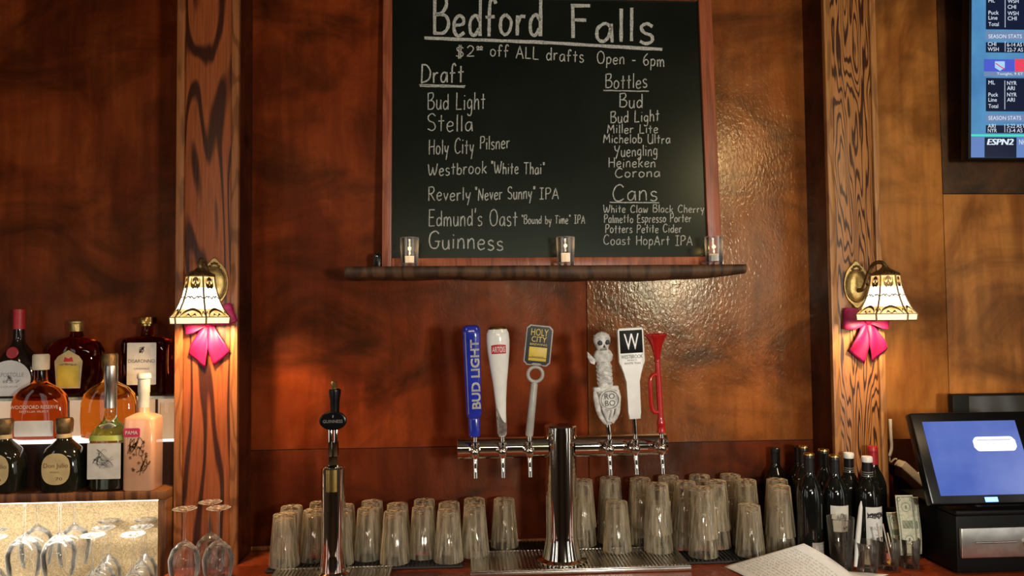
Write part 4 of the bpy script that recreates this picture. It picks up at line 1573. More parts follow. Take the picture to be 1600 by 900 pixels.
# ------------------------------------------------------------------ pint glasses
bm = NB()
add_lathe(bm, [(r * .962, z) for r, z in [(0, .150), (.0325, .150), (.0338, .1488), (.0340, .146), (.0468, .002), (.0464, .0003), (.0455, 0), (.0446, .0006), (.0442, .003), (.0302, .132), (.028, .1345), (0, .1355)]], 40)
pint_mesh_o = obj('pint_glass', bm, M['pint'], angle=50)
tag(pint_mesh_o, 'x', 'glass')
first = [True]


def pint(px, Y, z, label, group, x=None):
    x = X(px, Y, z + .07) if x is None else x
    o = pint_mesh_o if first[0] else pint_mesh_o.copy()
    if not first[0]:
        COL.objects.link(o)
    first[0] = False
    o.location = (x, Y, z)
    o.rotation_euler = (0, 0, random.uniform(0, 6))
    tag(o, label, 'glass', group)
    return o


zm = CT + .0125
row_a = [447, 489, 531, 574, 618, 660, 701, 742]
WH = ['at the far left of the long mat', 'second from the left on the long mat', 'hidden behind the slim chrome column', 'just right of the slim chrome column',
      'second right of the slim chrome column', 'third right of the slim chrome column', 'fourth right of the slim chrome column', 'fifth right of the slim chrome column']
for i, px in enumerate(row_a):
    Yp = 2.372 + .046 * (i % 2)
    xi = X(px, 2.395, zm + .07)
    pint(px, Yp, zm, 'upside-down pint glass %s, nearer row' % WH[i], 'single pint glasses on the long mat', xi)
    pint(px, Yp + .096, zm, 'upside-down pint glass %s, row nearer the wall' % WH[i], 'single pint glasses on the long mat', xi)
pint(788, 2.505, CT + .0125, 'lone upside-down pint glass at the right end, past the long mat', 'single pint glasses on the long mat')

DZ = .0562
stacks = [  # px, Y, on the tray grid, two high, where
    (910, 2.502, 0, 2, 'right beside the thick chrome column'),
    (954, 2.525, 0, 2, 'against the wall, second from the thick chrome column'),
    (964, 2.413, 1, 1, 'standing on the drip tray right of the thick column'),
    (1001, 2.502, 0, 2, 'behind the right half of the drip tray'),
    (1028, 2.397, 1, 2, 'at the right end of the drip tray'),
    (1045, 2.527, 0, 2, 'at the wall, between drip tray and short mat'),
    (1071, 2.44, 0, 2, 'at the left back corner of the short mat'),
    (1098, 2.350, 0, 2, 'at the front left of the short mat'),
    (1094, 2.530, 0, 2, 'at the wall behind the left half of the short mat'),
    (1119, 2.44, 0, 2, 'on the short mat behind the gap in its front row'),
    (1142, 2.530, 0, 2, 'at the wall behind the middle of the short mat'),
    (1166, 2.442, 0, 2, 'on the short mat behind its single front glass'),
    (1171, 2.348, 0, 1, 'at the right front of the short mat'),
    (1215, 2.44, 0, 2, 'behind the frontmost stack by the wine bottles'),
    (1219, 2.346, 0, 2, 'at the front of the cluster, nearest the wine bottles'),
]
for px, Y, on, k, where in stacks:
    zb_ = CT + (.0172 if on else .0125)
    xi = X(px, Y, zb_ + .1)
    for j in range(k):
        pint(px, Y, zb_ + DZ * j, ('single upside-down pint glass ' if k == 1 else ('lower pint of the stack ' if j == 0 else 'upper pint of the stack ')) + where, 'stacked pint glasses right of the tower', xi)


# ------------------------------------------------------------------ wine and stemware on the counter
def wine_profile(h, r, foot=.033):
    """upright wine glass outer+inner profile, h high, bowl radius r"""
    return [(0, 0), (foot, 0), (foot + .001, .0012), (foot - .004, .003), (.010, .007), (.0045, .014), (.0036, .03), (.0036, h * .42), (.006, h * .455), (.018, h * .49), (r * .78, h * .57), (r, h * .70), (r * .95, h * .85), (r * .80, h - .001), (r * .80 - .0008, h), (r * .80 - .0016, h - .001), (r * .95 - .0016, h * .85), (r - .0016, h * .70), (r * .78 - .0016, h * .572), (.016, h * .498), (0, h * .485)]


def flip(prof, h):
    return [(r, h - z) for r, z in prof]


bm = NB()
add_lathe(bm, flip(wine_profile(.205, .044), .205), 40)
wg = obj('wine_glass', bm, M['stem'], angle=60)
for i, (px, Y, lb) in enumerate([(288, 2.294, 'upside-down wine glass in front of the left pillar, nearest the glass cabinet'),
                                 (341, 2.294, 'upside-down wine glass in front of the left pillar, nearest the long mat'),
                                 (328, 2.371, 'upside-down wine glass standing close to the left pillar behind two others')]):
    o = wg if i == 0 else wg.copy()
    if i:
        COL.objects.link(o)
    o.location = (X(px, Y, 1.0), Y, CT + .0006)
    tag(o, lb, 'wine glass', 'wine glasses in front of the pillar')

# dark wine bottles
WB = [(0, 0), (.034, 0), (.0372, .003), (.0378, .008), (.0378, .185), (.0360, .200), (.029, .220), (.0195, .236), (.0155, .246), (.0145, .256), (.0142, .300), (0, .300)]


def wine_bottle(px, Y, h, label, capm, band=None, lab=None):
    x = X(px, Y, 1.05)
    t = thing('wine_bottle', label, 'wine bottle', (x, Y, CT + .0005), group='dark wine bottles beside the register')
    k = h / .302
    bm = NB()
    add_lathe(bm, [(r, z * k) for r, z in WB], 36)
    obj('bottle_body', bm, M['wine'], t)
    bm = NB()
    add_lathe(bm, [(.0150, .244 * k), (.0150, .262 * k), (.0148, .288 * k), (.0158, .289 * k), (.0158, .301 * k), (.0140, .3035 * k), (0, .304 * k)], 28)
    obj('foil_capsule', bm, M[capm if capm != 'white' else 'foil_black'], t)
    if capm == 'white':
        bm = NB()
        add_lathe(bm, [(.0162, .2885 * k), (.0164, .301 * k), (.0145, .3048 * k), (0, .3055 * k)], 28)
        obj('cap', bm, M['white'], t)
        bm = NB()
        for q in range(3):
            add_tube(bm, [(.0156 * math.cos(2 * PI * i / 24), .0156 * math.sin(2 * PI * i / 24), (.247 + .006 * q) * k) for i in range(24)], .0008, 6, closed=True)
        obj('neck_band', bm, M['grey'], t)
    if capm == 'foil_black' and band:
        bm = NB()
        add_lathe(bm, [(.0163, .2985 * k), (.0162, .3015 * k), (.0142, .3043 * k), (0, .3048 * k)], 28)
        obj('gold_rim', bm, M['gold'], t)
    if lab:
        m_, u0, u1, v0, v1, txts = lab
        bm = NB()
        add_cyl_patch(bm, .0384, u0, u1, v0, v1)
        lo = obj('paper_label', bm, M[m_], t)
        for (s_, a, b, c, d, mm) in txts:
            bm = NB()
            if s_.startswith('~'):
                for q in range(int(s_[1:])):
                    P = crom([(a + (b - a) * j / 9, random.uniform(c, d)) for j in range(10)], 3)
                    add_ribbon(bm, P, .0014 + .002 * random.random(), cyl(.0387))
            else:
                add_text(bm, s_, a, b, c, d, cyl(.0387))
            obj('lettering', bm, M[mm], lo)
    return t


R_ = 'dark wine bottle with '
wine_bottle(1357, 2.302, .309, R_ + 'white cap and large white label, frontmost, behind the tip glasses', 'white', None,
            ('paper_cool', -.026, .034, .046, .166, [('~7', -.022, .032, .132, .150, 'ink'), ('WALKER', -.016, .026, .098, .109, 'ink_grey'), ('RED', .000, .010, .081, .086, 'ink_grey'), ('~2', -.010, .022, .062, .070, 'ink_grey')]))
wine_bottle(1306, 2.304, .316, R_ + 'black top and tilted white label behind the half-full glass', 'foil_black', 1,
            ('paper', -.032, .028, .095, .172, [('~3', -.014, .016, .128, .150, 'ink_grey'), ('~2', .004, .018, .104, .110, 'ink_brown')]))
wine_bottle(1266, 2.300, .324, R_ + 'small grey label low on its front, beside the stacked pint glasses', 'foil_black', 1,
            ('label_grey', -.012, .033, .030, .066, [('ALTO', -.004, .028, .044, .058, 'paper')]))
wine_bottle(1328, 2.376, .308, R_ + 'white cap, behind the gap between the two white labels', 'white')
wine_bottle(1366, 2.377, .328, R_ + 'red wax cap standing at the back by the pillar', 'wax_red')
wine_bottle(1289, 2.376, .322, R_ + 'gold-rimmed top, second row, left of the white-capped one in that row', 'foil_black', 1)
wine_bottle(1258, 2.453, .320, R_ + 'gold-rimmed top, farther back, behind the grey-labelled bottle', 'foil_black', 1)
wine_bottle(1250, 2.531, .306, R_ + 'plain black top at the wall beside the pillar', 'foil_black')
wine_bottle(1213, 2.535, .302, R_ + 'plain black top at the wall, nearest the stacked pint glasses', 'foil_black')


# ------------------------------------------------------------------ tip glasses, straws, bank notes
bm = NB()
add_lathe(bm, [(r * .9, .150 - z) for r, z in [(0, .150), (.0305, .150), (.0318, .1488), (.0320, .146), (.0430, .002), (.0426, .0003), (.0418, 0), (.0410, .0006), (.0406, .003), (.0300, .136), (.028, .1385), (0, .1395)]], 40)
tg = thing('tip_glass', 'upright pint glass half full of dark liquid in front of the white-labelled bottle', 'glass', (X(1314, 2.225, 1.0), 2.225, CT + .0005))
obj('glass_body', bm, M['glass'], tg, angle=50)
bm = NB()
add_lathe(bm, [(0, .0117), (.0250, .0120), (.0265, .014), (.0304, .070), (.030, .0708), (0, .0706)], 36)
obj('dark_liquid', bm, M['liquid_dark'], tg)


def tumbler(px, Y, h, r, label):
    bm = NB()
    add_lathe(bm, [(0, 0), (r * .80, 0), (r * .86, .003), (r, h - .001), (r - .0008, h), (r - .0018, h - .001), (r * .86 - .002, .016), (r * .7, .013), (0, .0125)], 36)
    o = obj('tumbler', bm, M['glass'], None, angle=50, loc=(X(px, Y, .96), Y, CT + .0005))
    return tag(o, label, 'glass', 'small tumblers used as tip cups')


YU = 2.205
tumbler(1354, YU, .083, .034, 'small clear tumbler holding the white straws, in front of the large white label')
tumbler(1388, YU + .012, .083, .031, 'small clear tumbler with yellow lemon peel and brown stirrers in it')
tumbler(1421, YU + .022, .083, .030, 'small clear tumbler holding the folded dollar bills')


def stick(name, label, cat, p0, p1, r, m, group=None):
    bm = NB()
    d = Vector(p1) - Vector(p0)
    add_tube(bm, [(0, 0, 0), d * .5, d], r, 10)
    o = obj(name, bm, m, None, loc=p0)
    return tag(o, label, cat, group)


xA = X(1354, YU, .96)
pa = at(1332, 868, YU - .012)
pb = at(1341, 766, YU + .012)
bm = NB()
dd = pb - pa
add_tube(bm, [(0, 0, 0), dd * .5, dd * .9, dd], [.0045, .0075, .0055, .0015], 12)
tag(obj('paper_straw', bm, M['paper_cool'], None, loc=(pa.x + .008, pa.y, CT + .0165)), 'white paper-wrapped straw leaning left out of the small tumbler', 'straw')
xB = X(1388, YU + .012, .96)
yB = YU + .012
for k, (a, b, lb) in enumerate([((-.012, .0), (-.038, .118), 'thin wooden stirrer leaning left in the tumbler with lemon peel'),
                                ((.010, .004), (-.014, .128), 'thin wooden stirrer standing nearly upright in the tumbler with lemon peel'),
                                ((.012, -.008), (-.004, .105), 'short wooden stirrer at the front of the tumbler with lemon peel')]):
    stick('stirrer', lb, 'stirrer', (xB + a[0], yB + a[1], CT + .0165), (xB + b[0] * .7, yB + a[1] + .004, CT + b[1]), .0018, M['cream'], 'wooden stirrers')
bm = NB()
add_loft(bm, [(-.006, .006, .006, 2), (0, .012, .010, 2), (.006, .007, .006, 2)], 18)
tag(obj('lemon_peel', bm, M['yellow'], None, loc=(xB + .002, yB - .010, CT + .0205)), 'bright yellow lemon peel at the bottom of the tumbler', 'lemon')
bm = NB()
add_loft(bm, [(-.012, .006, .005, 2), (0, .010, .009, 2), (.012, .006, .005, 2)], 18)
tag(obj('cherry', bm, M['wax_red'], None, loc=(xB + .004, yB + .012, CT + .0285)), 'dark red cherry behind the lemon peel in the tumbler', 'cherry')


def bank_note(px, py, Y, w, h, lean, curl, label):
    """note standing on its short side; origin at its foot"""
    p = at(px, py, Y)
    t = thing('dollar_bill', label, 'bank note', (p.x, Y, p.z), (R(-6), R(lean), 0), group='dollar bills in the tip cup')

    def fm(off):
        return lambda u, v: Vector((u, curl * (u / w * 2) ** 2 - off - .004 * math.sin(v / h * 5), v))
    bm = NB()
    f0 = fm(0)
    g = [[bm.verts.new(f0(-w / 2 + w * i / 8, h * j / 16)) for i in range(9)] for j in range(17)]
    for j in range(16):
        for i in range(8):
            bm.faces.new((g[j][i], g[j][i + 1], g[j + 1][i + 1], g[j + 1][i]))
    o = obj('paper', bm, M['bill'], t, angle=80)
    sm = o.modifiers.new('thick', 'SOLIDIFY')
    sm.thickness = .0003
    sm.offset = 0
    bm = NB()
    f1 = fm(.0006)
    a, b = w / 2 - .005, h - .005
    for (q0, q1) in (((-a, .005), (a, .005)), ((a, .005), (a, b)), ((a, b), (-a, b)), ((-a, b), (-a, .005))):
        add_ribbon(bm, [(q0[0] + (q1[0] - q0[0]) * i / 16, q0[1] + (q1[1] - q0[1]) * i / 16) for i in range(17)], .0026, f1)
    for zc in (h * .80, h * .26):
        add_ribbon(bm, [(w * .24 * math.cos(2 * PI * k / 24), zc + h * .075 * math.sin(2 * PI * k / 24)) for k in range(25)], .0016, f1)
        add_text(bm, '1', -w * .05, w * .05, zc - h * .03, zc + h * .03, f1)
    for k in range(6):
        add_ribbon(bm, [(-w * .3 + w * .6 * i / 10, h * (.46 + .022 * k) + .001 * math.sin(i * 2 + k)) for i in range(11)], .0028, f1)
    for sx_ in (-1, 1):
        for zc in (.04, .93):
            add_ribbon(bm, [(sx_ * w * .36 + .005 * math.cos(2 * PI * k / 12), h * zc + .005 * math.sin(2 * PI * k / 12)) for k in range(13)], .002, f1)
    obj('engraving', bm, M['bill_ink'], t)
    return t


bank_note(1422, 868, YU + .010, .054, .172, 0.5, .004, 'dollar bill standing upright in the tip cup, in front')
bank_note(1428, 866, YU + .027, .054, .165, 2.0, .004, 'dollar bill peeking out behind the front one in the tip cup')
bank_note(1404, 864, YU + .046, .032, .118, -3.0, .006, 'dollar bill leaning low behind the tumbler with lemon peel')


# ------------------------------------------------------------------ papers on the counter
def sheet(name, label, corners, bulge, lines, lift=0):
    """curled sheet over four counter-side corners given as world points"""
    A, B, C_, D = [Vector(c) for c in corners]
    o0 = (A + B + C_ + D) / 4
    o0.z = CT + .0006 + lift
    t = thing(name, label, 'paper', o0, group='loose papers on the counter')

    def fm(off):
        def f(u, v):
            p = A * (1 - u) * (1 - v) + B * u * (1 - v) + C_ * u * v + D * (1 - u) * v
            z = bulge * math.sin(PI * u) * (.4 + .6 * v) * .25
            q = p + Vector((0, 0, z + off)) - o0
            q.z = max(q.z, off)
            return q
        return f
    bm = NB()
    f0 = fm(0)
    n_ = 16
    g = [[bm.verts.new(f0(i / n_, j / n_)) for i in range(n_ + 1)] for j in range(n_ + 1)]
    for j in range(n_):
        for i in range(n_):
            bm.faces.new((g[j][i], g[j][i + 1], g[j + 1][i + 1], g[j + 1][i]))
    o = obj('sheet', bm, M['paper_cool'], t, angle=80)
    sm = o.modifiers.new('thick', 'SOLIDIFY')
    sm.thickness = .0004
    if lines:
        bm = NB()
        f1 = fm(.0012)
        for k in range(lines):
            v = .12 + .76 * k / lines
            u, ue = .08, .08
            while u < .9:
                ln = random.uniform(.03, .10)
                add_ribbon(bm, [(u + ln * i / 5, v + .012 * math.sin(i * 2.3 + k)) for i in range(6)], .006, f1)
                u += ln + random.uniform(.015, .05)
        obj('handwriting', bm, M['ink_grey'], t)
    return t


c1 = at(1131, 884, 2.275)
c1.z = CT + .001
pk = at(1256, 849, 2.215)
c3 = at(1338, 908, 2.145)
c3.z = CT + .001
c4 = at(1200, 940, 2.08)
c4.z = CT + .001
sheet('menu_sheet', 'curled white sheet of notes with a raised corner lying in front of the stacked glasses', [c1, c4, c3, pk], .03, 16)
bm = NB()
dv = Vector((.05, -.03, .0))
add_tube(bm, [(0, 0, 0), dv * .5, dv], .006, 12)
q1, q2, q3, q4 = at(1262, 880, 2.24), at(1390, 906, 2.165), at(1330, 935, 2.10), at(1200, 912, 2.15)
for q in (q1, q2, q3, q4):
    q.z = CT + .0006
sheet('receipt_sheet', 'flat white sheet under the curled one, reaching toward the tip glasses', [q4, q3, q2, q1], 0, 0)

# ------------------------------------------------------------------ register
YP = 2.10
# cash drawer: front face towards the room, turned a little
dxl = X(1497, 2.13, 1.0)
cd = thing('cash_drawer', 'black cash drawer with silver front and long handle groove under the touch screen', 'cash drawer', (dxl, 2.13, CT + .0005), (0, 0, R(0)))
W_, D_ = .42, .29
hD = Z(806, 2.13, 1500) - CT
bm = NB()
add_box(bm, (0, .006, .006), (W_, D_, hD - .002), .006)
add_box(bm, (-.002, .0, hD - .0018), (W_ + .002, D_, hD + .012), .005)
for fx in (.03, W_ - .03):
    for fy in (.04, D_ - .04):
        add_lathe(bm, [(0, 0), (.012, 0), (.012, .0058), (0, .0058)], 16, Matrix.Translation((fx, fy, 0)))
obj('case', bm, M['black_matte'], cd)
bm = NB()
za, zb_ = Z(872, 2.13, 1500) - CT, Z(825, 2.13, 1500) - CT
add_box(bm, (.006, -.008, za), (W_ - .006, .0058, zb_), .003)
dr = obj('drawer_front', bm, M['brushed'], cd)
bm = NB()
zm_ = (za + zb_) / 2 + .002
add_tube(bm, [(.045, -.0105, zm_), (.10, -.0115, zm_), (.165, -.0105, zm_)], .0032, 12)
obj('handle_groove', bm, M['steel'], dr)
bm = NB()
Mk = Matrix.Translation((.197, -.008, zm_ - .004)) @ Matrix.Rotation(R(90), 4, 'X')
add_lathe(bm, [(0, .0), (.014, .0), (.014, .006), (.011, .009), (0, .009)], 28, Mk)
add_box(bm, (.195, -.030, zm_ - .010), (.199, -.016, zm_ + .004), .001)
add_tube(bm, [(.197 + .012 * math.cos(2 * PI * k / 24), -.026 - .004 * math.sin(2 * PI * k / 24), zm_ - .018 + .012 * math.sin(2 * PI * k / 24)) for k in range(24)], .0012, 8, closed=True)
obj('lock_and_keys', bm, M['chrome'], dr)

# ribbed black box left of the drawer, behind
bx0, bx1 = X(1418, 2.30, 1.0), X(1437, 2.30, 1.0)
bm = NB()
zt_ = Z(806, 2.30, 1450) - CT
w_ = bx1 - bx0
add_box(bm, (0, 0, 0), (w_, .12, zt_), .004)
for k in range(5):
    add_box(bm, (w_ * (.08 + .19 * k), -.003, .01), (w_ * (.16 + .19 * k), -.0002, zt_ - .01), .001)
tag(obj('power_supply', bm, M['black_matte'], None, loc=(bx0, 2.30, CT + .0005)), 'narrow ribbed black box squeezed between the bills and the cash drawer', 'power supply')

# touch screen
Ps = at(1457, 789, 2.14)
tl = at(1419, 645, 2.14)
# choose the lean so the left edge follows the photograph
best = None
for a in range(5, 45):
    ang = R(a)
    # point on left edge at height s along the tilted plane: x const
    s = .3
    q = Ps + Vector((0, math.sin(ang), math.cos(ang))) * s
    p = proj(q)
    # where edge reaches y = 645
    lo_, hi_ = 0.05, 0.9
    for _ in range(40):
        s = (lo_ + hi_) / 2
        p = proj(Ps + Vector((0, math.sin(ang), math.cos(ang))) * s)
        if p[1] > 645:
            lo_ = s
        else:
            hi_ = s
    e = abs(p[0] - 1421)
    if best is None or e < best[0]:
        best = (e, ang, s)
ang, HS = best[1], best[2]
rot = (-ang, 0, 0)
ps = thing('touch_screen_terminal', 'black point-of-sale touch screen with blue display tilted back on a stand', 'register screen', Ps, rot)
PM = mat_of(Ps, rot)
WS = .43
bm = NB()
add_box(bm, (0, .0, 0), (WS, .032, HS), .006)
obj('housing', bm, M['black'], ps)
scr_px = [(1442, 659), (1585, 657), (1600, 773), (1468, 774)]
sl = [on_plane(PM, *p) for p in scr_px]
x0s = (sl[0][0] + sl[3][0]) / 2
z1s, z0s = (sl[0][1] + sl[1][1]) / 2, (sl[2][1] + sl[3][1]) / 2
x1s = sl[1][0]
blue_scr = glow('blue_display', (0.045, 0.105, 0.46), 0.95, (0.12, 0.19, 0.56), 5, base=(.02, .02, .03), rough=.15)
bm = NB()
add_box(bm, (x0s, -.0012, z0s), (x1s, -.0002, z1s))
so = obj('display', bm, blue_scr, ps)
bm = NB()
qa, qb = on_plane(PM, 1519, 683), on_plane(PM, 1589, 704)
cx_, cz_ = (qa[0] + qb[0]) / 2, (qa[1] + qb[1]) / 2
hx_, hz_ = abs(qb[0] - qa[0]) / 2, abs(qa[1] - qb[1]) / 2
add_prism(bm, rrect(cx_, cz_, hx_, hz_, hz_ * .6), -.0018, -.0013)
for s1 in (-1, 1):
    add_prism(bm, rrect(cx_ + s1 * hx_ * .98, cz_, hx_ * .06, hz_ * .6, hz_ * .2), -.0017, -.00125)
wpl = obj('sign_in_plate', bm, glow('display_white', (0.85, 0.93, 1.0), 1.1), so)
bm = NB()
fm = flat(-.0020)
add_ribbon(bm, [(cx_ - hx_ * .82 + hx_ * 1.64 * i / 8, cz_ + hz_ * .55) for i in range(9)], .0035, fm)
add_ribbon(bm, [(cx_ - hx_ * .7 + hx_ * 1.4 * i / 12, cz_ - .001 + .0016 * math.sin(i * 2.6)) for i in range(13)], .0018, fm)
obj('plate_markings', bm, glow('display_dim_blue', (0.15, 0.25, 0.5), .6), wpl)
bm = NB()
qa, qb = on_plane(PM, 1538, 777), on_plane(PM, 1560, 784)
add_box(bm, (qa[0], -.0016, qb[1]), (qb[0], -.0002, qa[1]), .0004)
obj('power_light', bm, glow('power_led', (0.05, 0.35, 1.0), 3.0), ps)
# stand under the screen, resting on the drawer lid
sx = X(1560, 2.2, 1.0)
zbase = CT + hD + .0130
PMi = PM.inverted() @ Matrix.Translation((sx, 2.24, zbase))
zl = Ps.z - zbase
bm = NB()
add_loft(bm, [(0, .10, .07, 4), (.006, .10, .07, 4), (.010, .092, .062, 4)], 40, PMi)
add_loft(bm, [(.0105, .06, .04, 3), (.03, .045, .032, 3), (max(.04, zl + .04), .04, .02, 3)], 32, PMi @ Matrix.Translation((0, .02, 0)))
bf = obj('stand', bm, M['black'], ps)
bm = NB()
add_tube(bm, crom([(-.085, -.060, .014), (-.06, -.072, .026), (-.01, -.078, .034), (.05, -.075, .036)], 6), .004, 10, PMi)
obj('stand_edge', bm, M['black'], bf)

# dark customer display behind the touch screen
mz0 = CT
mx0 = X(1490, 2.46, 1.3)
mo = thing('customer_display', 'dark screen standing behind the touch screen against the wall', 'display', (mx0, 2.46, CT + .0005))
zt_ = Z(616, 2.46, 1540) - CT
bm = NB()
add_box(bm, (0, 0, zt_ - .24), (.40, .03, zt_), .004)
obj('housing', bm, M['black_matte'], mo)
bm = NB()
add_box(bm, (.055, -.0015, zt_ - .21), (.38, -.0002, zt_ - .006), .0004)
obj('screen', bm, plain('dark_screen', (.035, .035, .03), .2), mo)
bm = NB()
add_box(bm, (.16, .004, .012), (.24, .026, zt_ - .2402), .003)
add_box(bm, (.08, -.01, 0), (.32, .08, .0118), .003)
obj('stand', bm, M['black_matte'], mo)

# slanted wooden block with power strip and cable
pA = at(1397, 722, 2.49)
pB = at(1452, 772, 2.49)
wl = thing('wooden_wedge', 'dark brown slanted wooden block beside the register', 'wooden block', (pA.x, 2.475, CT + .0005))
bm = NB()
dz0 = pA.z - CT - .012
dx1 = (pB.x - pA.x) * 1.15
dz1 = dz0 - (pA.z - pB.z) * 1.15
add_prism(bm, [(0, dz0 - .03), (0, dz0), (dx1, dz1), (dx1, dz1 - .04)], -.03, .05, bevel=.002)
add_prism(bm, [(.012, 0), (.012, dz0 - .0362), (dx1 * .8, dz0 - .0362 - (dz0 - dz1) * .82), (dx1 * .8, 0)], .0, .045, bevel=.002)
obj('slanted_block', bm, M['cab_dark'], wl)
sl_ang = math.atan2(pA.z - pB.z, pB.x - pA.x)
pst = thing('power_strip', 'cream power strip lying on the slanted wooden block', 'power strip', (pA.x + .004, 2.478, CT + .0012 + dz0), (0, sl_ang, 0))
Ls = (pB - pA).length * 1.1
bm = NB()
add_box(bm, (0, -.02, 0), (Ls, .025, .026), .004)
obj('strip_body', bm, M['cream'], pst)
bm = NB()
add_box(bm, (Ls * .42, -.021, .0262), (Ls * .62, .015, .050), .004)
obj('white_plug', bm, M['white'], pst)
ca, cb = at(1391, 655, 2.46), at(1397, 718, 2.47)
cc = thing('white_cable', 'white cable hanging down the pillar edge to the power strip', 'cable', (ca.x, ca.y, ca.z))
bm = NB()
add_tube(bm, [Vector(p) - ca for p in crom([ca, at(1392, 680, 2.46), at(1393, 700, 2.465), at(1390, 712, 2.468)], 6)], [.0055] * 3 + [.005] * 16, 12)
obj('thick_cord', bm, M['white'], cc)
bm = NB()
add_tube(bm, [Vector(p) - ca for p in crom([at(1390, 712, 2.468), at(1391, 722, 2.47), Vector((pA.x - .006, 2.478, pA.z + .012)), Vector((pA.x + .003, 2.478, pA.z + .012))], 6)], .0028, 10)
obj('thin_cord', bm, M['cream'], cc)
cs, ce_ = X(1371, 2.414, 1.5), 0

# ------------------------------------------------------------------ television
YTV = 2.44
Pt = at(1513, 249, YTV)
ta = R(3.4)
rt = (ta, 0, 0)
tv = thing('television', 'wall-mounted television showing blue sports statistics, cut by the frame', 'television', Pt, rt)
TM = mat_of(Pt, rt)
TW, TH = 1.05, .62
bm = NB()
add_box(bm, (0, .0, 0), (TW, .04, TH), .004)
obj('housing', bm, M['black_matte'], tv)
bm = NB()
add_box(bm, (.3, .0405, .2), (.7, YW - YTV - .035, .4), .004)
obj('wall_bracket', bm, M['black_matte'], tv)


def tvx(px, py):
    return on_plane(TM, px, py)


def tvrect(bm, a, b, c, d, y):
    """pixel box a,b..c,d as a thin tile on the screen"""
    p, q = tvx(a, d), tvx(c, b)
    add_box(bm, (p[0], y, p[1]), (q[0], y + .0003, q[1]))


sea = glow('tv_field', (0.05, 0.19, 0.42), 1.0, (0.09, 0.30, 0.55), 6, base=(.01, .01, .01))
navy = glow('tv_navy', (0.004, 0.009, 0.032), 1.0, base=(.002, .002, .004))
bar = glow('tv_bar', (0.16, 0.24, 0.42), 1.0, base=(.01, .01, .01))
tvw = glow('tv_text', (0.75, 0.85, 0.95), 1.0, base=(.01, .01, .01))
purple = glow('tv_blue_banner', (0.06, 0.09, 0.55), 1.1, base=(.01, .01, .01))
tred = glow('tv_red_banner', (0.75, 0.05, 0.10), 1.1, base=(.01, .01, .01))
tgreen = glow('tv_green_line', (0.05, 0.65, 0.42), 1.2, base=(.01, .01, .01))
tlow = glow('tv_lower_bar', (0.12, 0.22, 0.52), 1.0, base=(.01, .01, .01))
XR = 1940
p, q = tvx(1517, 246), tvx(XR, -170)
bm = NB()
add_box(bm, (p[0], -.0008, p[1]), (TW - .006, -.0002, TH - .006))
sc_ = obj('screen', bm, sea, tv)
p, q = tvx(1517, 0), tvx(XR, 0)
xe = 1760
bm = NB()
for (b, d) in ((-60, 46), (69, 82), (124, 174), (197, 208)):
    tvrect(bm, 1540, b, xe, d, -.0012)
tvrect(bm, 1538, 215, 1588, 246, -.0012)
obj('dark_panels', bm, navy, sc_)
bm = NB()
tvrect(bm, 1540, 52, xe, 62, -.0012)
tvrect(bm, 1540, 180, xe, 190, -.0012)
obj('heading_bars', bm, bar, sc_)
bm = NB()
tvrect(bm, 1537, 93, 1585, 112, -.0012)
obj('blue_banner', bm, purple, sc_)
bm = NB()
tvrect(bm, 1585.5, 93, 1650, 112, -.0012)
obj('red_banner', bm, tred, sc_)
bm = NB()
tvrect(bm, 1537, 112.5, 1650, 119, -.0012)
obj('caption_strip', bm, bar, sc_)
bm = NB()
tvrect(bm, 1517, 211, xe, 213, -.0012)
obj('green_line', bm, tgreen, sc_)
bm = NB()
tvrect(bm, 1517, 214, 1537.6, 246, -.0011)
tvrect(bm, 1588.4, 214, xe, 246, -.0011)
obj('lower_bar', bm, tlow, sc_)
bm = NB()
fm = lambda u, v: Vector((lambda r: (r[0], -.0016, r[1]))(tvx(u, v)))


def tvt(s_, a, b, c, d):
    q = NB()
    add_text(q, s_, a, c, d, b, fm)
    obj('lettering', q, tvw, sc_)


tvt('ML', 1544, -1, 1554, 4)
tvt('Puck', 1544, 17, 1560, 23)
tvt('Line', 1544, 25, 1558, 31)
tvt('Total', 1544, 35, 1560, 41)
tvt('WSH', 1574, -1, 1591, 5)
tvt('CHI', 1574, 8, 1587, 14)
tvt('WSH', 1574, 18, 1591, 24)
tvt('CHI', 1574, 26, 1588, 32)
tvt('SEASON STATS', 1544, 54, 1596, 60)
tvt('CHI', 1543, 66, 1556, 72)
tvt('WSH', 1543, 74, 1560, 80)
tvt('6-14 AS UNDERDOG', 1573, 67, 1640, 73)
tvt('22-7 AS FAVORITE', 1573, 75, 1636, 81)
tvt('Tonight, 9 ET', 1557, 113.5, 1598, 118.5)
tvt('ML', 1544, 126, 1554, 132)
tvt('NYR', 1573, 127, 1588, 133)
tvt('ARI', 1573, 135, 1585, 141)
tvt('Puck', 1544, 145, 1559, 151)
tvt('Line', 1544, 153, 1557, 159)
tvt('Total', 1544, 163, 1559, 169)
tvt('NYR', 1573, 145, 1588, 151)
tvt('ARI', 1573, 153, 1585, 159)
tvt('SEASON STATS', 1544, 181.5, 1595, 187.5)
tvt('ARI', 1543, 194, 1555, 200)
tvt('NYR', 1543, 201, 1557, 207)
tvt('5-22 AS UNDERDOG', 1573, 194, 1638, 200)
tvt('13-4 AS FAVORITE', 1573, 201, 1636, 207)
q = NB()
for ox in (-.7, 0, .7):
    add_text(q, 'ESPN2', 1542, 1582, 226.5, 217, lambda u, v: fm(u + ox + (227 - v) * .22, v))
obj('lettering', q, tvw, sc_)
tvt('NHL', 1592, 218, 1606, 226)
add_ribbon(bm, [(1570, -60), (1570, 0), (1570, 43)], .8, fm)
add_ribbon(bm, [(1570, 65), (1570, 81)], .8, fm)
add_ribbon(bm, [(1569.5, 126), (1569.5, 171)], .8, fm)
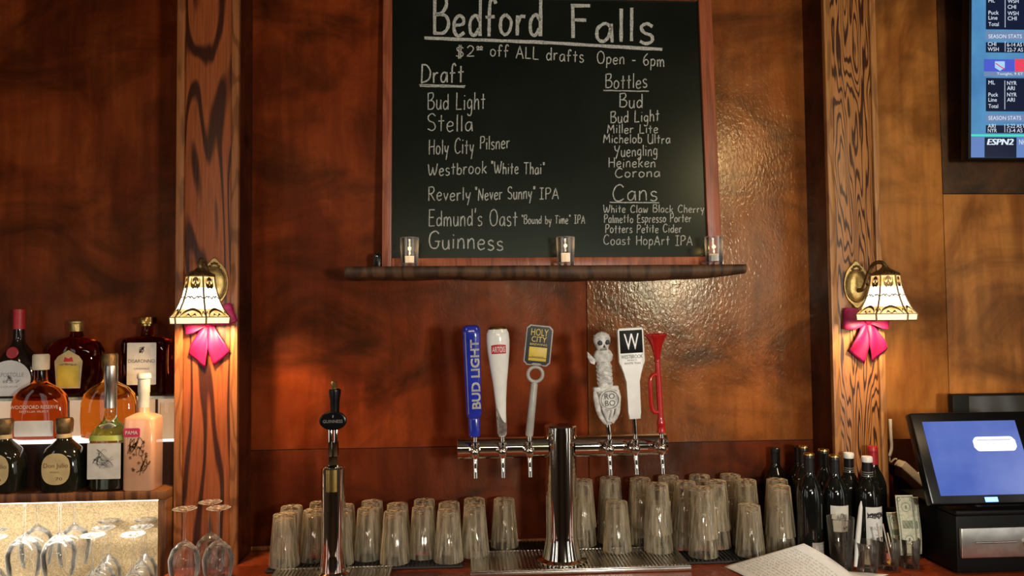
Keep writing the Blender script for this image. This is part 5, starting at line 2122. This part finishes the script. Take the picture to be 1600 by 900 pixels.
add_ribbon(bm, [(1569.5, 194), (1569.5, 207)], .8, fm)
obj('divider_lines', bm, tvw, sc_)
bm = NB()
add_ngon(bm, [fm(*p) for p in ((1554, 96), (1569.5, 96), (1569.5, 106), (1562, 111), (1554, 106))])
ca_ = obj('team_crest', bm, glow('tv_crest', (0.35, 0.6, 0.85), 1.1, base=(.01, .01, .01)), sc_)
bm = NB()
fm2 = lambda u, v: Vector((lambda r: (r[0], -.0020, r[1]))(tvx(u, v)))
add_ribbon(bm, [(1555, 99), (1562, 104), (1569, 108)], 1.6, fm2)
obj('crest_stripe', bm, tred, ca_)


# ------------------------------------------------------------------ glass cabinet with lit bottle steps
YC0 = 2.37
xcr = PL[0] - .004          # right outer face
zct = Z(770, YC0, 130)          # top of the cabinet
xcl = RX0 + .03
cw = xcr - xcl
YC1 = 2.672
ZC0 = 0.80                      # floor of the lit compartment
cab = thing('glass_cabinet', 'wooden cabinet with a lit interior full of hanging stemware', 'cabinet', (xcr, YC0, ZC0))
hz = zct - ZC0
bm = NB()
add_box(bm, (-cw, 0, hz - .026), (0.0, YC1 - YC0, hz), .002)
obj('top_board', bm, M['cab_wood'], cab)
bm = NB()
add_box(bm, (-.024, .002, 0), (0.0, YC1 - YC0 - .002, hz - .0262), .002)
obj('side_panel', bm, M['cab_wood'], cab)
bm = NB()
add_box(bm, (-cw, .002, 0), (-cw + .02, YC1 - YC0 - .002, hz - .0262), .002)
obj('side_panel', bm, M['cab_wood'], cab)
bm = NB()
add_box(bm, (-cw + .021, YC1 - YC0 - .012, .0152), (-.0245, YC1 - YC0 - .003, hz - .0264))
obj('back_panel', bm, M['sparkle'], cab)
bm = NB()
add_box(bm, (-cw + .021, .004, 0), (-.0245, YC1 - YC0 - .003, .015), .002)
obj('bottom_board', bm, M['white'], cab)
bm = NB()
add_box(bm, (-cw, .004, -ZC0), (0, YC1 - YC0 - .003, -.0003), .002)
obj('base_cupboard', bm, M['cab_wood'], cab)
# rails that hold the feet of the hanging glasses
bm = NB()
for q in (1,):
    add_box(bm, (-cw + .021, .016, hz - .0315), (-.0245, .034, hz - .0264), .001)
obj('light_strip', bm, glow('cabinet_led', (1.0, 0.93, 0.78), 5.0), cab)
for ix in (-.25, -.75):
    area_light('cabinet_light', (xcr + ix, YC0 + .05, zct - .034), (xcr + ix, YC0 + .12, ZC0), .45, .02, 3.2, (1.0, .93, .80))

GR = 'stemware inside the lit cabinet'
hw_ = .232
bm = NB()
pf = wine_profile(hw_, .050)
add_lathe(bm, flip(pf, hw_), 40)
hang = obj('hanging_wine_glass', bm, M['stem'], None, angle=60)
zhang = zct - .0328
for i, (px, Y, lb) in enumerate([(38, 2.45, 'nearer left'), (58, 2.56, 'farther left'), (93, 2.45, 'nearer right'), (116, 2.56, 'farther right')]):
    o = hang if i == 0 else hang.copy()
    if i:
        COL.objects.link(o)
    o.location = (X(px, Y, 1.05), Y, zhang - hw_ + (.0 if i % 2 == 0 else .0))
    tag(o, 'large wine glass hanging in the lit cabinet, %s of four big bowls' % lb, 'wine glass', GR)
bm = NB()
for i, (px, Y) in enumerate([(38, 2.45), (58, 2.56), (93, 2.45), (116, 2.56)]):
    x = X(px, Y, 1.05) - xcr
    add_box(bm, (x - .034, Y - YC0 - .034, hz - .0326 + .0052), (x + .034, Y - YC0 + .034, hz - .0264), .0005)
obj('stem_rack', bm, M['white'], cab)
bm = NB()
hc = .203
pc = [(0, 0), (.034, 0), (.035, .0012), (.030, .003), (.010, .008), (.0045, .014), (.0036, .03), (.0036, hc * .50), (.007, hc * .55), (.022, hc * .62), (.036, hc * .75), (.039, hc * .88), (.040, hc - .001), (.0392, hc), (.0384, hc - .001), (.0374, hc * .88), (.0344, hc * .75), (.020, hc * .635), (0, hc * .60)]
add_lathe(bm, flip(pc, hc), 40)
coup = obj('coupe_glass', bm, M['stem'], None, angle=60)
for i, (px, Y, lb) in enumerate([(145, 2.435, 'nearest of three, left column'), (162, 2.52, 'middle of three, left column'), (171, 2.605, 'farthest of three, left column'),
                                 (208, 2.435, 'nearest of three, right column'), (222, 2.52, 'middle of three, right column'), (228, 2.605, 'farthest of three, right column'),
                                 (-9, 2.435, 'nearer of two at the left edge'), (-8, 2.52, 'farther of two at the left edge')]):
    o = coup if i == 0 else coup.copy()
    if i:
        COL.objects.link(o)
    o.location = (X(px, Y, 1.05), Y, ZC0 + .0162)
    tag(o, 'small stem glass upside-down in the lit cabinet, %s' % lb, 'glass', GR)

# lit steps
zs1_, zs2_ = Z(688, 2.465, 130), Z(621, 2.56, 130)
rs = thing('bottle_riser', 'backlit acrylic bottle steps glowing on top of the cabinet', 'bottle riser', (xcr, YC0, zct + .0005))
xe1 = -.002
y1, y2, y3 = 2.465 - YC0, 2.56 - YC0, YC1 - YC0
h1, h2 = zs1_ - zct, zs2_ - zct
bm = NB()
add_box(bm, (-cw, y1, 0), (xe1, y1 + .006, h1 - .0095))
add_box(bm, (xe1 - .008, y1 + .0062, 0), (xe1, y3, h1 - .0095))
obj('lower_riser', bm, M['cab_dark'], rs)
bm = NB()
add_box(bm, (-cw, y1 - .003, h1 - .009), (xe1, y2 - .001, h1), .001)
obj('lit_tread', bm, M['lit_white'], rs)
bm = NB()
add_box(bm, (-cw, y2, h1 - .009), (xe1, y2 + .006, h2 - .0095))
obj('lit_riser', bm, M['lit_peach'], rs)
bm = NB()
add_box(bm, (-cw, y2 - .003, h2 - .009), (xe1, y3, h2), .001)
obj('glass_tread', bm, M['edge_glass'], rs)
bm = NB()
for px in (22, 107, 135, 245):
    xq = X(px, 2.56, zs2_ - .03) - xcr
    add_box(bm, (xq - .004, y2 - .0022, h1 + .0004), (xq + .004, y2 - .0004, h2 - .0096))
obj('riser_divider', bm, M['cab_dark'], rs)
bm = NB()
add_box(bm, (xe1 - .05, y1 - .010, h1 + .0005), (xe1 - .003, y1 - .004, h2 - .012), .001)
obj('acrylic_end', bm, M['acrylic'], rs)
ROW1, ROW2, ROW3 = (2.416, zct + .0006), (2.513, zs1_ + .0008), (2.612, zs2_ + .0008)
BS = 1.10


def bottle(px, row, label, dims, extra=0):
    Y, z = row
    Y += extra
    t = thing('liquor_bottle', label, 'bottle', (X(px, Y, z + .08), Y, z), group='liquor bottles on the lit steps')
    t.scale = (BS, BS, BS)
    return t


def lofted(t, name, secs, m, n=44):
    bm = NB()
    add_loft(bm, secs, n)
    return obj(name, bm, m, t, angle=50)


def lathed(t, name, prof, m, n=36, sx=1, sy=1, at_=None):
    bm = NB()
    add_lathe(bm, prof, n, Matrix.Translation(at_) if at_ else None, sx=sx, sy=sy)
    return obj(name, bm, m, t, angle=45)


def front_label(t, name, outline, y, m, texts, tm):
    bm = NB()
    add_prism(bm, outline, y - .0006, y)
    lo = obj(name, bm, m, t)
    if texts:
        bm = NB()
        fm = flat(y - .0011)
        for it_ in texts:
            if callable(it_):
                it_(bm, fm)
            else:
                add_text(bm, *it_[:1], it_[1], it_[2], it_[3], it_[4], fm)
        obj('lettering', bm, tm, lo)
    return lo


def squiggle(u0, u1, v0, v1, n_, w=.0012):
    def f(bm, fm):
        for _ in range(n_):
            add_ribbon(bm, crom([(u0 + (u1 - u0) * random.random(), v0 + (v1 - v0) * random.random()) for _ in range(5)], 4), w, fm)
    return f


# --- top row
t = bottle(29, ROW3, 'dark round liqueur bottle with red neck and arched silver label', 0)
lofted(t, 'bottle_body', [(0, .055, .040, 2.2), (.004, .060, .043, 2.3), (.06, .064, .044, 2.3), (.10, .058, .042, 2.2), (.125, .045, .036, 2.1), (.145, .028, .026, 2), (.16, .018, .018, 2), (.175, .0155, .0155, 2), (.200, .015, .015, 2)], M['dark_bottle'])
lathed(t, 'red_capsule', [(0, .2002), (.0158, .2002), (.0160, .215), (.0165, .252), (.0162, .259), (0, .260)], M['red_label'])
bm = NB()
add_lathe(bm, [(0, 0), (.017, 0), (.0175, .002), (.015, .004), (0, .004)], 28, Matrix.Translation((.004, -.0385, .132)) @ Matrix.Rotation(R(80), 4, 'X'))
obj('wax_seal', bm, M['wax_red'], t)
arch = [(-.056, .012), (-.052, .006), (.052, .006), (.056, .012)] + [(.060 * math.cos(R(a)), .055 + .055 * math.sin(R(a))) for a in range(0, 181, 12)]
front_label(t, 'silver_label', arch, -.0445, M['paper_cool'], [('LAPOSTOLLE', -.040, .040, .062, .074), ('1827', -.030, .030, .044, .052), squiggle(-.008, .008, .048, .066, 5), ('LIQUEUR', -.024, .024, .030, .036)], M['ink_grey'])

t = bottle(119, ROW3, 'squat round amber whisky bottle with golden cushion-shaped label', 0)
lofted(t, 'bottle_body', [(0, .052, .034, 2.4), (.006, .060, .038, 2.5), (.05, .070, .041, 2.4), (.10, .079, .043, 2.3), (.135, .080, .043, 2.2), (.158, .068, .040, 2.1), (.170, .045, .032, 2), (.177, .020, .018, 2), (.192, .016, .016, 2)], M['amber_deep'])
lathed(t, 'cap', [(0, .1922), (.019, .1922), (.0195, .196), (.019, .214), (.021, .216), (.021, .222), (.017, .226), (0, .227)], M['brass_pale'])
lb_out = [(-.034, .026), (.034, .026), (.037, .07), (.040, .105), (.030, .120), (.016, .128), (0, .138), (-.016, .128), (-.030, .120), (-.040, .105), (-.037, .07)]
lo = front_label(t, 'gold_label', lb_out, -.0445, M['label_tan'], [squiggle(-.025, .025, .06, .1, 7), ('CROWN', -.022, .022, .080, .090), ('ROYAL', -.022, .022, .064, .074)], M['ink_brown'])
bm = NB()
add_prism(bm, rrect(0, .062, .030, .030, .006), -.0464, -.0458)
obj('yellow_field', bm, M['yellow'], lo)
bm = NB()
add_prism(bm, [(-.014, .104), (.014, .104), (.010, .118), (0, .113), (-.010, .118)], -.0464, -.0458)
obj('red_crest', bm, M['red_label'], lo)

t = bottle(230, ROW3, 'square dark red amaretto bottle with pale label and gold cap', 0)
lofted(t, 'bottle_body', [(0, .062, .036, 7), (.004, .066, .039, 8), (.155, .066, .039, 8), (.166, .062, .036, 7), (.172, .050, .030, 5), (.176, .022, .020, 2.4), (.186, .017, .017, 2), (.206, .017, .017, 2)], M['amber_deep'])
lathed(t, 'neck_cap', [(0, .2062), (.0185, .2062), (.019, .212), (.0285, .214), (.0285, .232), (.026, .234), (0, .234)], M['gold'], sy=.8)
front_label(t, 'pale_label', rrect(0, .095, .042, .062, .003), -.0402, M['paper'], [('DISARONNO', -.038, .038, .098, .108), squiggle(-.008, .008, .125, .145, 6), ('ORIGINALE', -.022, .022, .078, .083)], M['ink'])

# --- middle row
for i, px in enumerate((63, 171)):
    t = bottle(px, ROW2, ['broad flat bourbon bottle with white base label, left on the middle step',
                          'broad flat bourbon bottle with light amber spirit behind the two front bottles at right'][i], 0)
    lofted(t, 'bottle_body', [(0, .064, .026, 3.2), (.004, .074, .030, 3.4), (.055, .077, .031, 3.4), (.10, .076, .031, 3.2), (.125, .068, .030, 2.9), (.142, .052, .027, 2.5), (.154, .030, .022, 2.2), (.162, .019, .018, 2), (.172, .0165, .0165, 2), (.196, .016, .016, 2)], M['amber_deep'] if i == 0 else M['amber'])
    lathed(t, 'stopper', [(0, .1962), (.021, .1962), (.022, .200), (.022, .236), (.019, .241), (0, .242)], M['cream'] if i == 0 else M['brass_dark'], sx=1.0)
    if i == 0:
        front_label(t, 'white_label', rrect(0, .033, .053, .022, .003), -.0330, M['paper_cool'], None, None)
        bm = NB()
        fm = flat(-.0325)
        add_text(bm, 'WOODFORD RESERVE', -.066, .066, .088, .098, fm)
        add_text(bm, 'DISTILLER SELECT', -.04, .04, .078, .083, fm)
        obj('lettering', bm, M['paper'], t)

# --- front row
for i, px in enumerate((6, 100)):
    t = bottle(px, ROW1, ['black rounded tequila bottle with round tan label, cut by the left frame edge',
                          'black rounded tequila bottle with round tan label, whole, left of the clear bottle'][i], 0)
    lofted(t, 'bottle_body', [(0, .048, .036, 2.8), (.004, .054, .040, 3.0), (.05, .057, .041, 3.0), (.095, .053, .039, 2.8), (.115, .044, .035, 2.5), (.128, .028, .026, 2.2), (.138, .019, .019, 2), (.150, .0175, .0175, 2)], M['olive_bottle'])
    lathed(t, 'neck_band', [(.0180, .136), (.0185, .140), (.0180, .154), (0, .1545)], M['label_tan'])
    lathed(t, 'cork_stopper', [(0, .1548), (.019, .1548), (.021, .158), (.0225, .178), (.0225, .190), (.020, .196), (0, .197)], M['brass_dark'], n=14)
    ov = [(.037 * math.copysign(abs(math.cos(R(a))) ** .8, math.cos(R(a))), .064 + .042 * math.copysign(abs(math.sin(R(a))) ** .8, math.sin(R(a)))) for a in range(0, 360, 9)]
    front_label(t, 'tan_label', ov, -.0425, M['label_tan'], [('Don Julio', -.032, .032, .064, .080), ('RESERVA', -.014, .010, .054, .058), ('70', .0, .018, .034, .042)], M['ink_brown'])

t = bottle(172, ROW1, 'clear-necked bottle with green band and grey label, second from right in the front row', 0, .004)
lofted(t, 'bottle_body', [(0, .047, .036, 3), (.004, .050, .039, 3), (.14, .049, .038, 3), (.158, .044, .035, 2.7), (.172, .034, .028, 2.4), (.186, .020, .020, 2), (.20, .0165, .0165, 2), (.225, .015, .015, 2), (.285, .014, .014, 2)], M['glass_green'])
lofted(t, 'dark_spirit', [(.006, .044, .032, 3), (.128, .045, .033, 3)], M['liquid_dark'])
lathed(t, 'foil_top', [(.0165, .222), (.0160, .235), (.0158, .285), (.0172, .287), (.0175, .330), (.0165, .338), (0, .339)], M['brushed'])
lofted(t, 'green_band', [(.136, .0505, .0395, 3), (.150, .0485, .0385, 2.9)], M['green_band'])
front_label(t, 'grey_label', rrect(.002, .082, .044, .048, .002), -.0402, M['frost'], [squiggle(-.028, .03, .06, .115, 6, .0016), ('RESERVE', -.01, .02, .062, .068)], M['ink_grey'])

t = bottle(224, ROW1, 'tall pink-orange bottle with a vine pattern and pink label, rightmost in the front row', 0, -.002)
lofted(t, 'bottle_body', [(0, .040, .036, 6), (.004, .042, .038, 7), (.190, .042, .038, 7), (.197, .040, .036, 5), (.204, .028, .026, 3), (.209, .016, .016, 2), (.222, .0145, .0145, 2)], M['peach_liquid'])
lathed(t, 'frosted_neck', [(.0148, .222), (.0150, .262), (.016, .264), (.016, .300), (.0185, .302), (.0185, .312), (.015, .316), (0, .316)], M['frost'])
front_label(t, 'pink_label', rrect(-.016, .158, .022, .012, .004), -.0388, M['pink_label'], [('PAMA', -.032, .0, .153, .163)], M['paper'])
bm = NB()
fm = flat(-.0390)
for k in range(9):
    x = random.uniform(-.022, .02)
    z = random.uniform(.05, .13)
    add_ribbon(bm, crom([(x + random.uniform(-.014, .014), z + random.uniform(-.022, .022)) for _ in range(5)], 4), .0022, fm)
for k in range(12):
    cx_, cz_ = random.uniform(-.024, .024), random.uniform(.045, .14)
    a0 = random.uniform(0, 6)
    add_ngon(bm, [fm(cx_ + .0055 * math.cos(a0 + a) * (1 if q % 2 else .4), cz_ + .0055 * math.sin(a0 + a) * (1 if q % 2 else .7)) for q, a in enumerate([i * PI / 4 for i in range(8)])])
obj('vine_pattern', bm, M['ink_brown'], t)
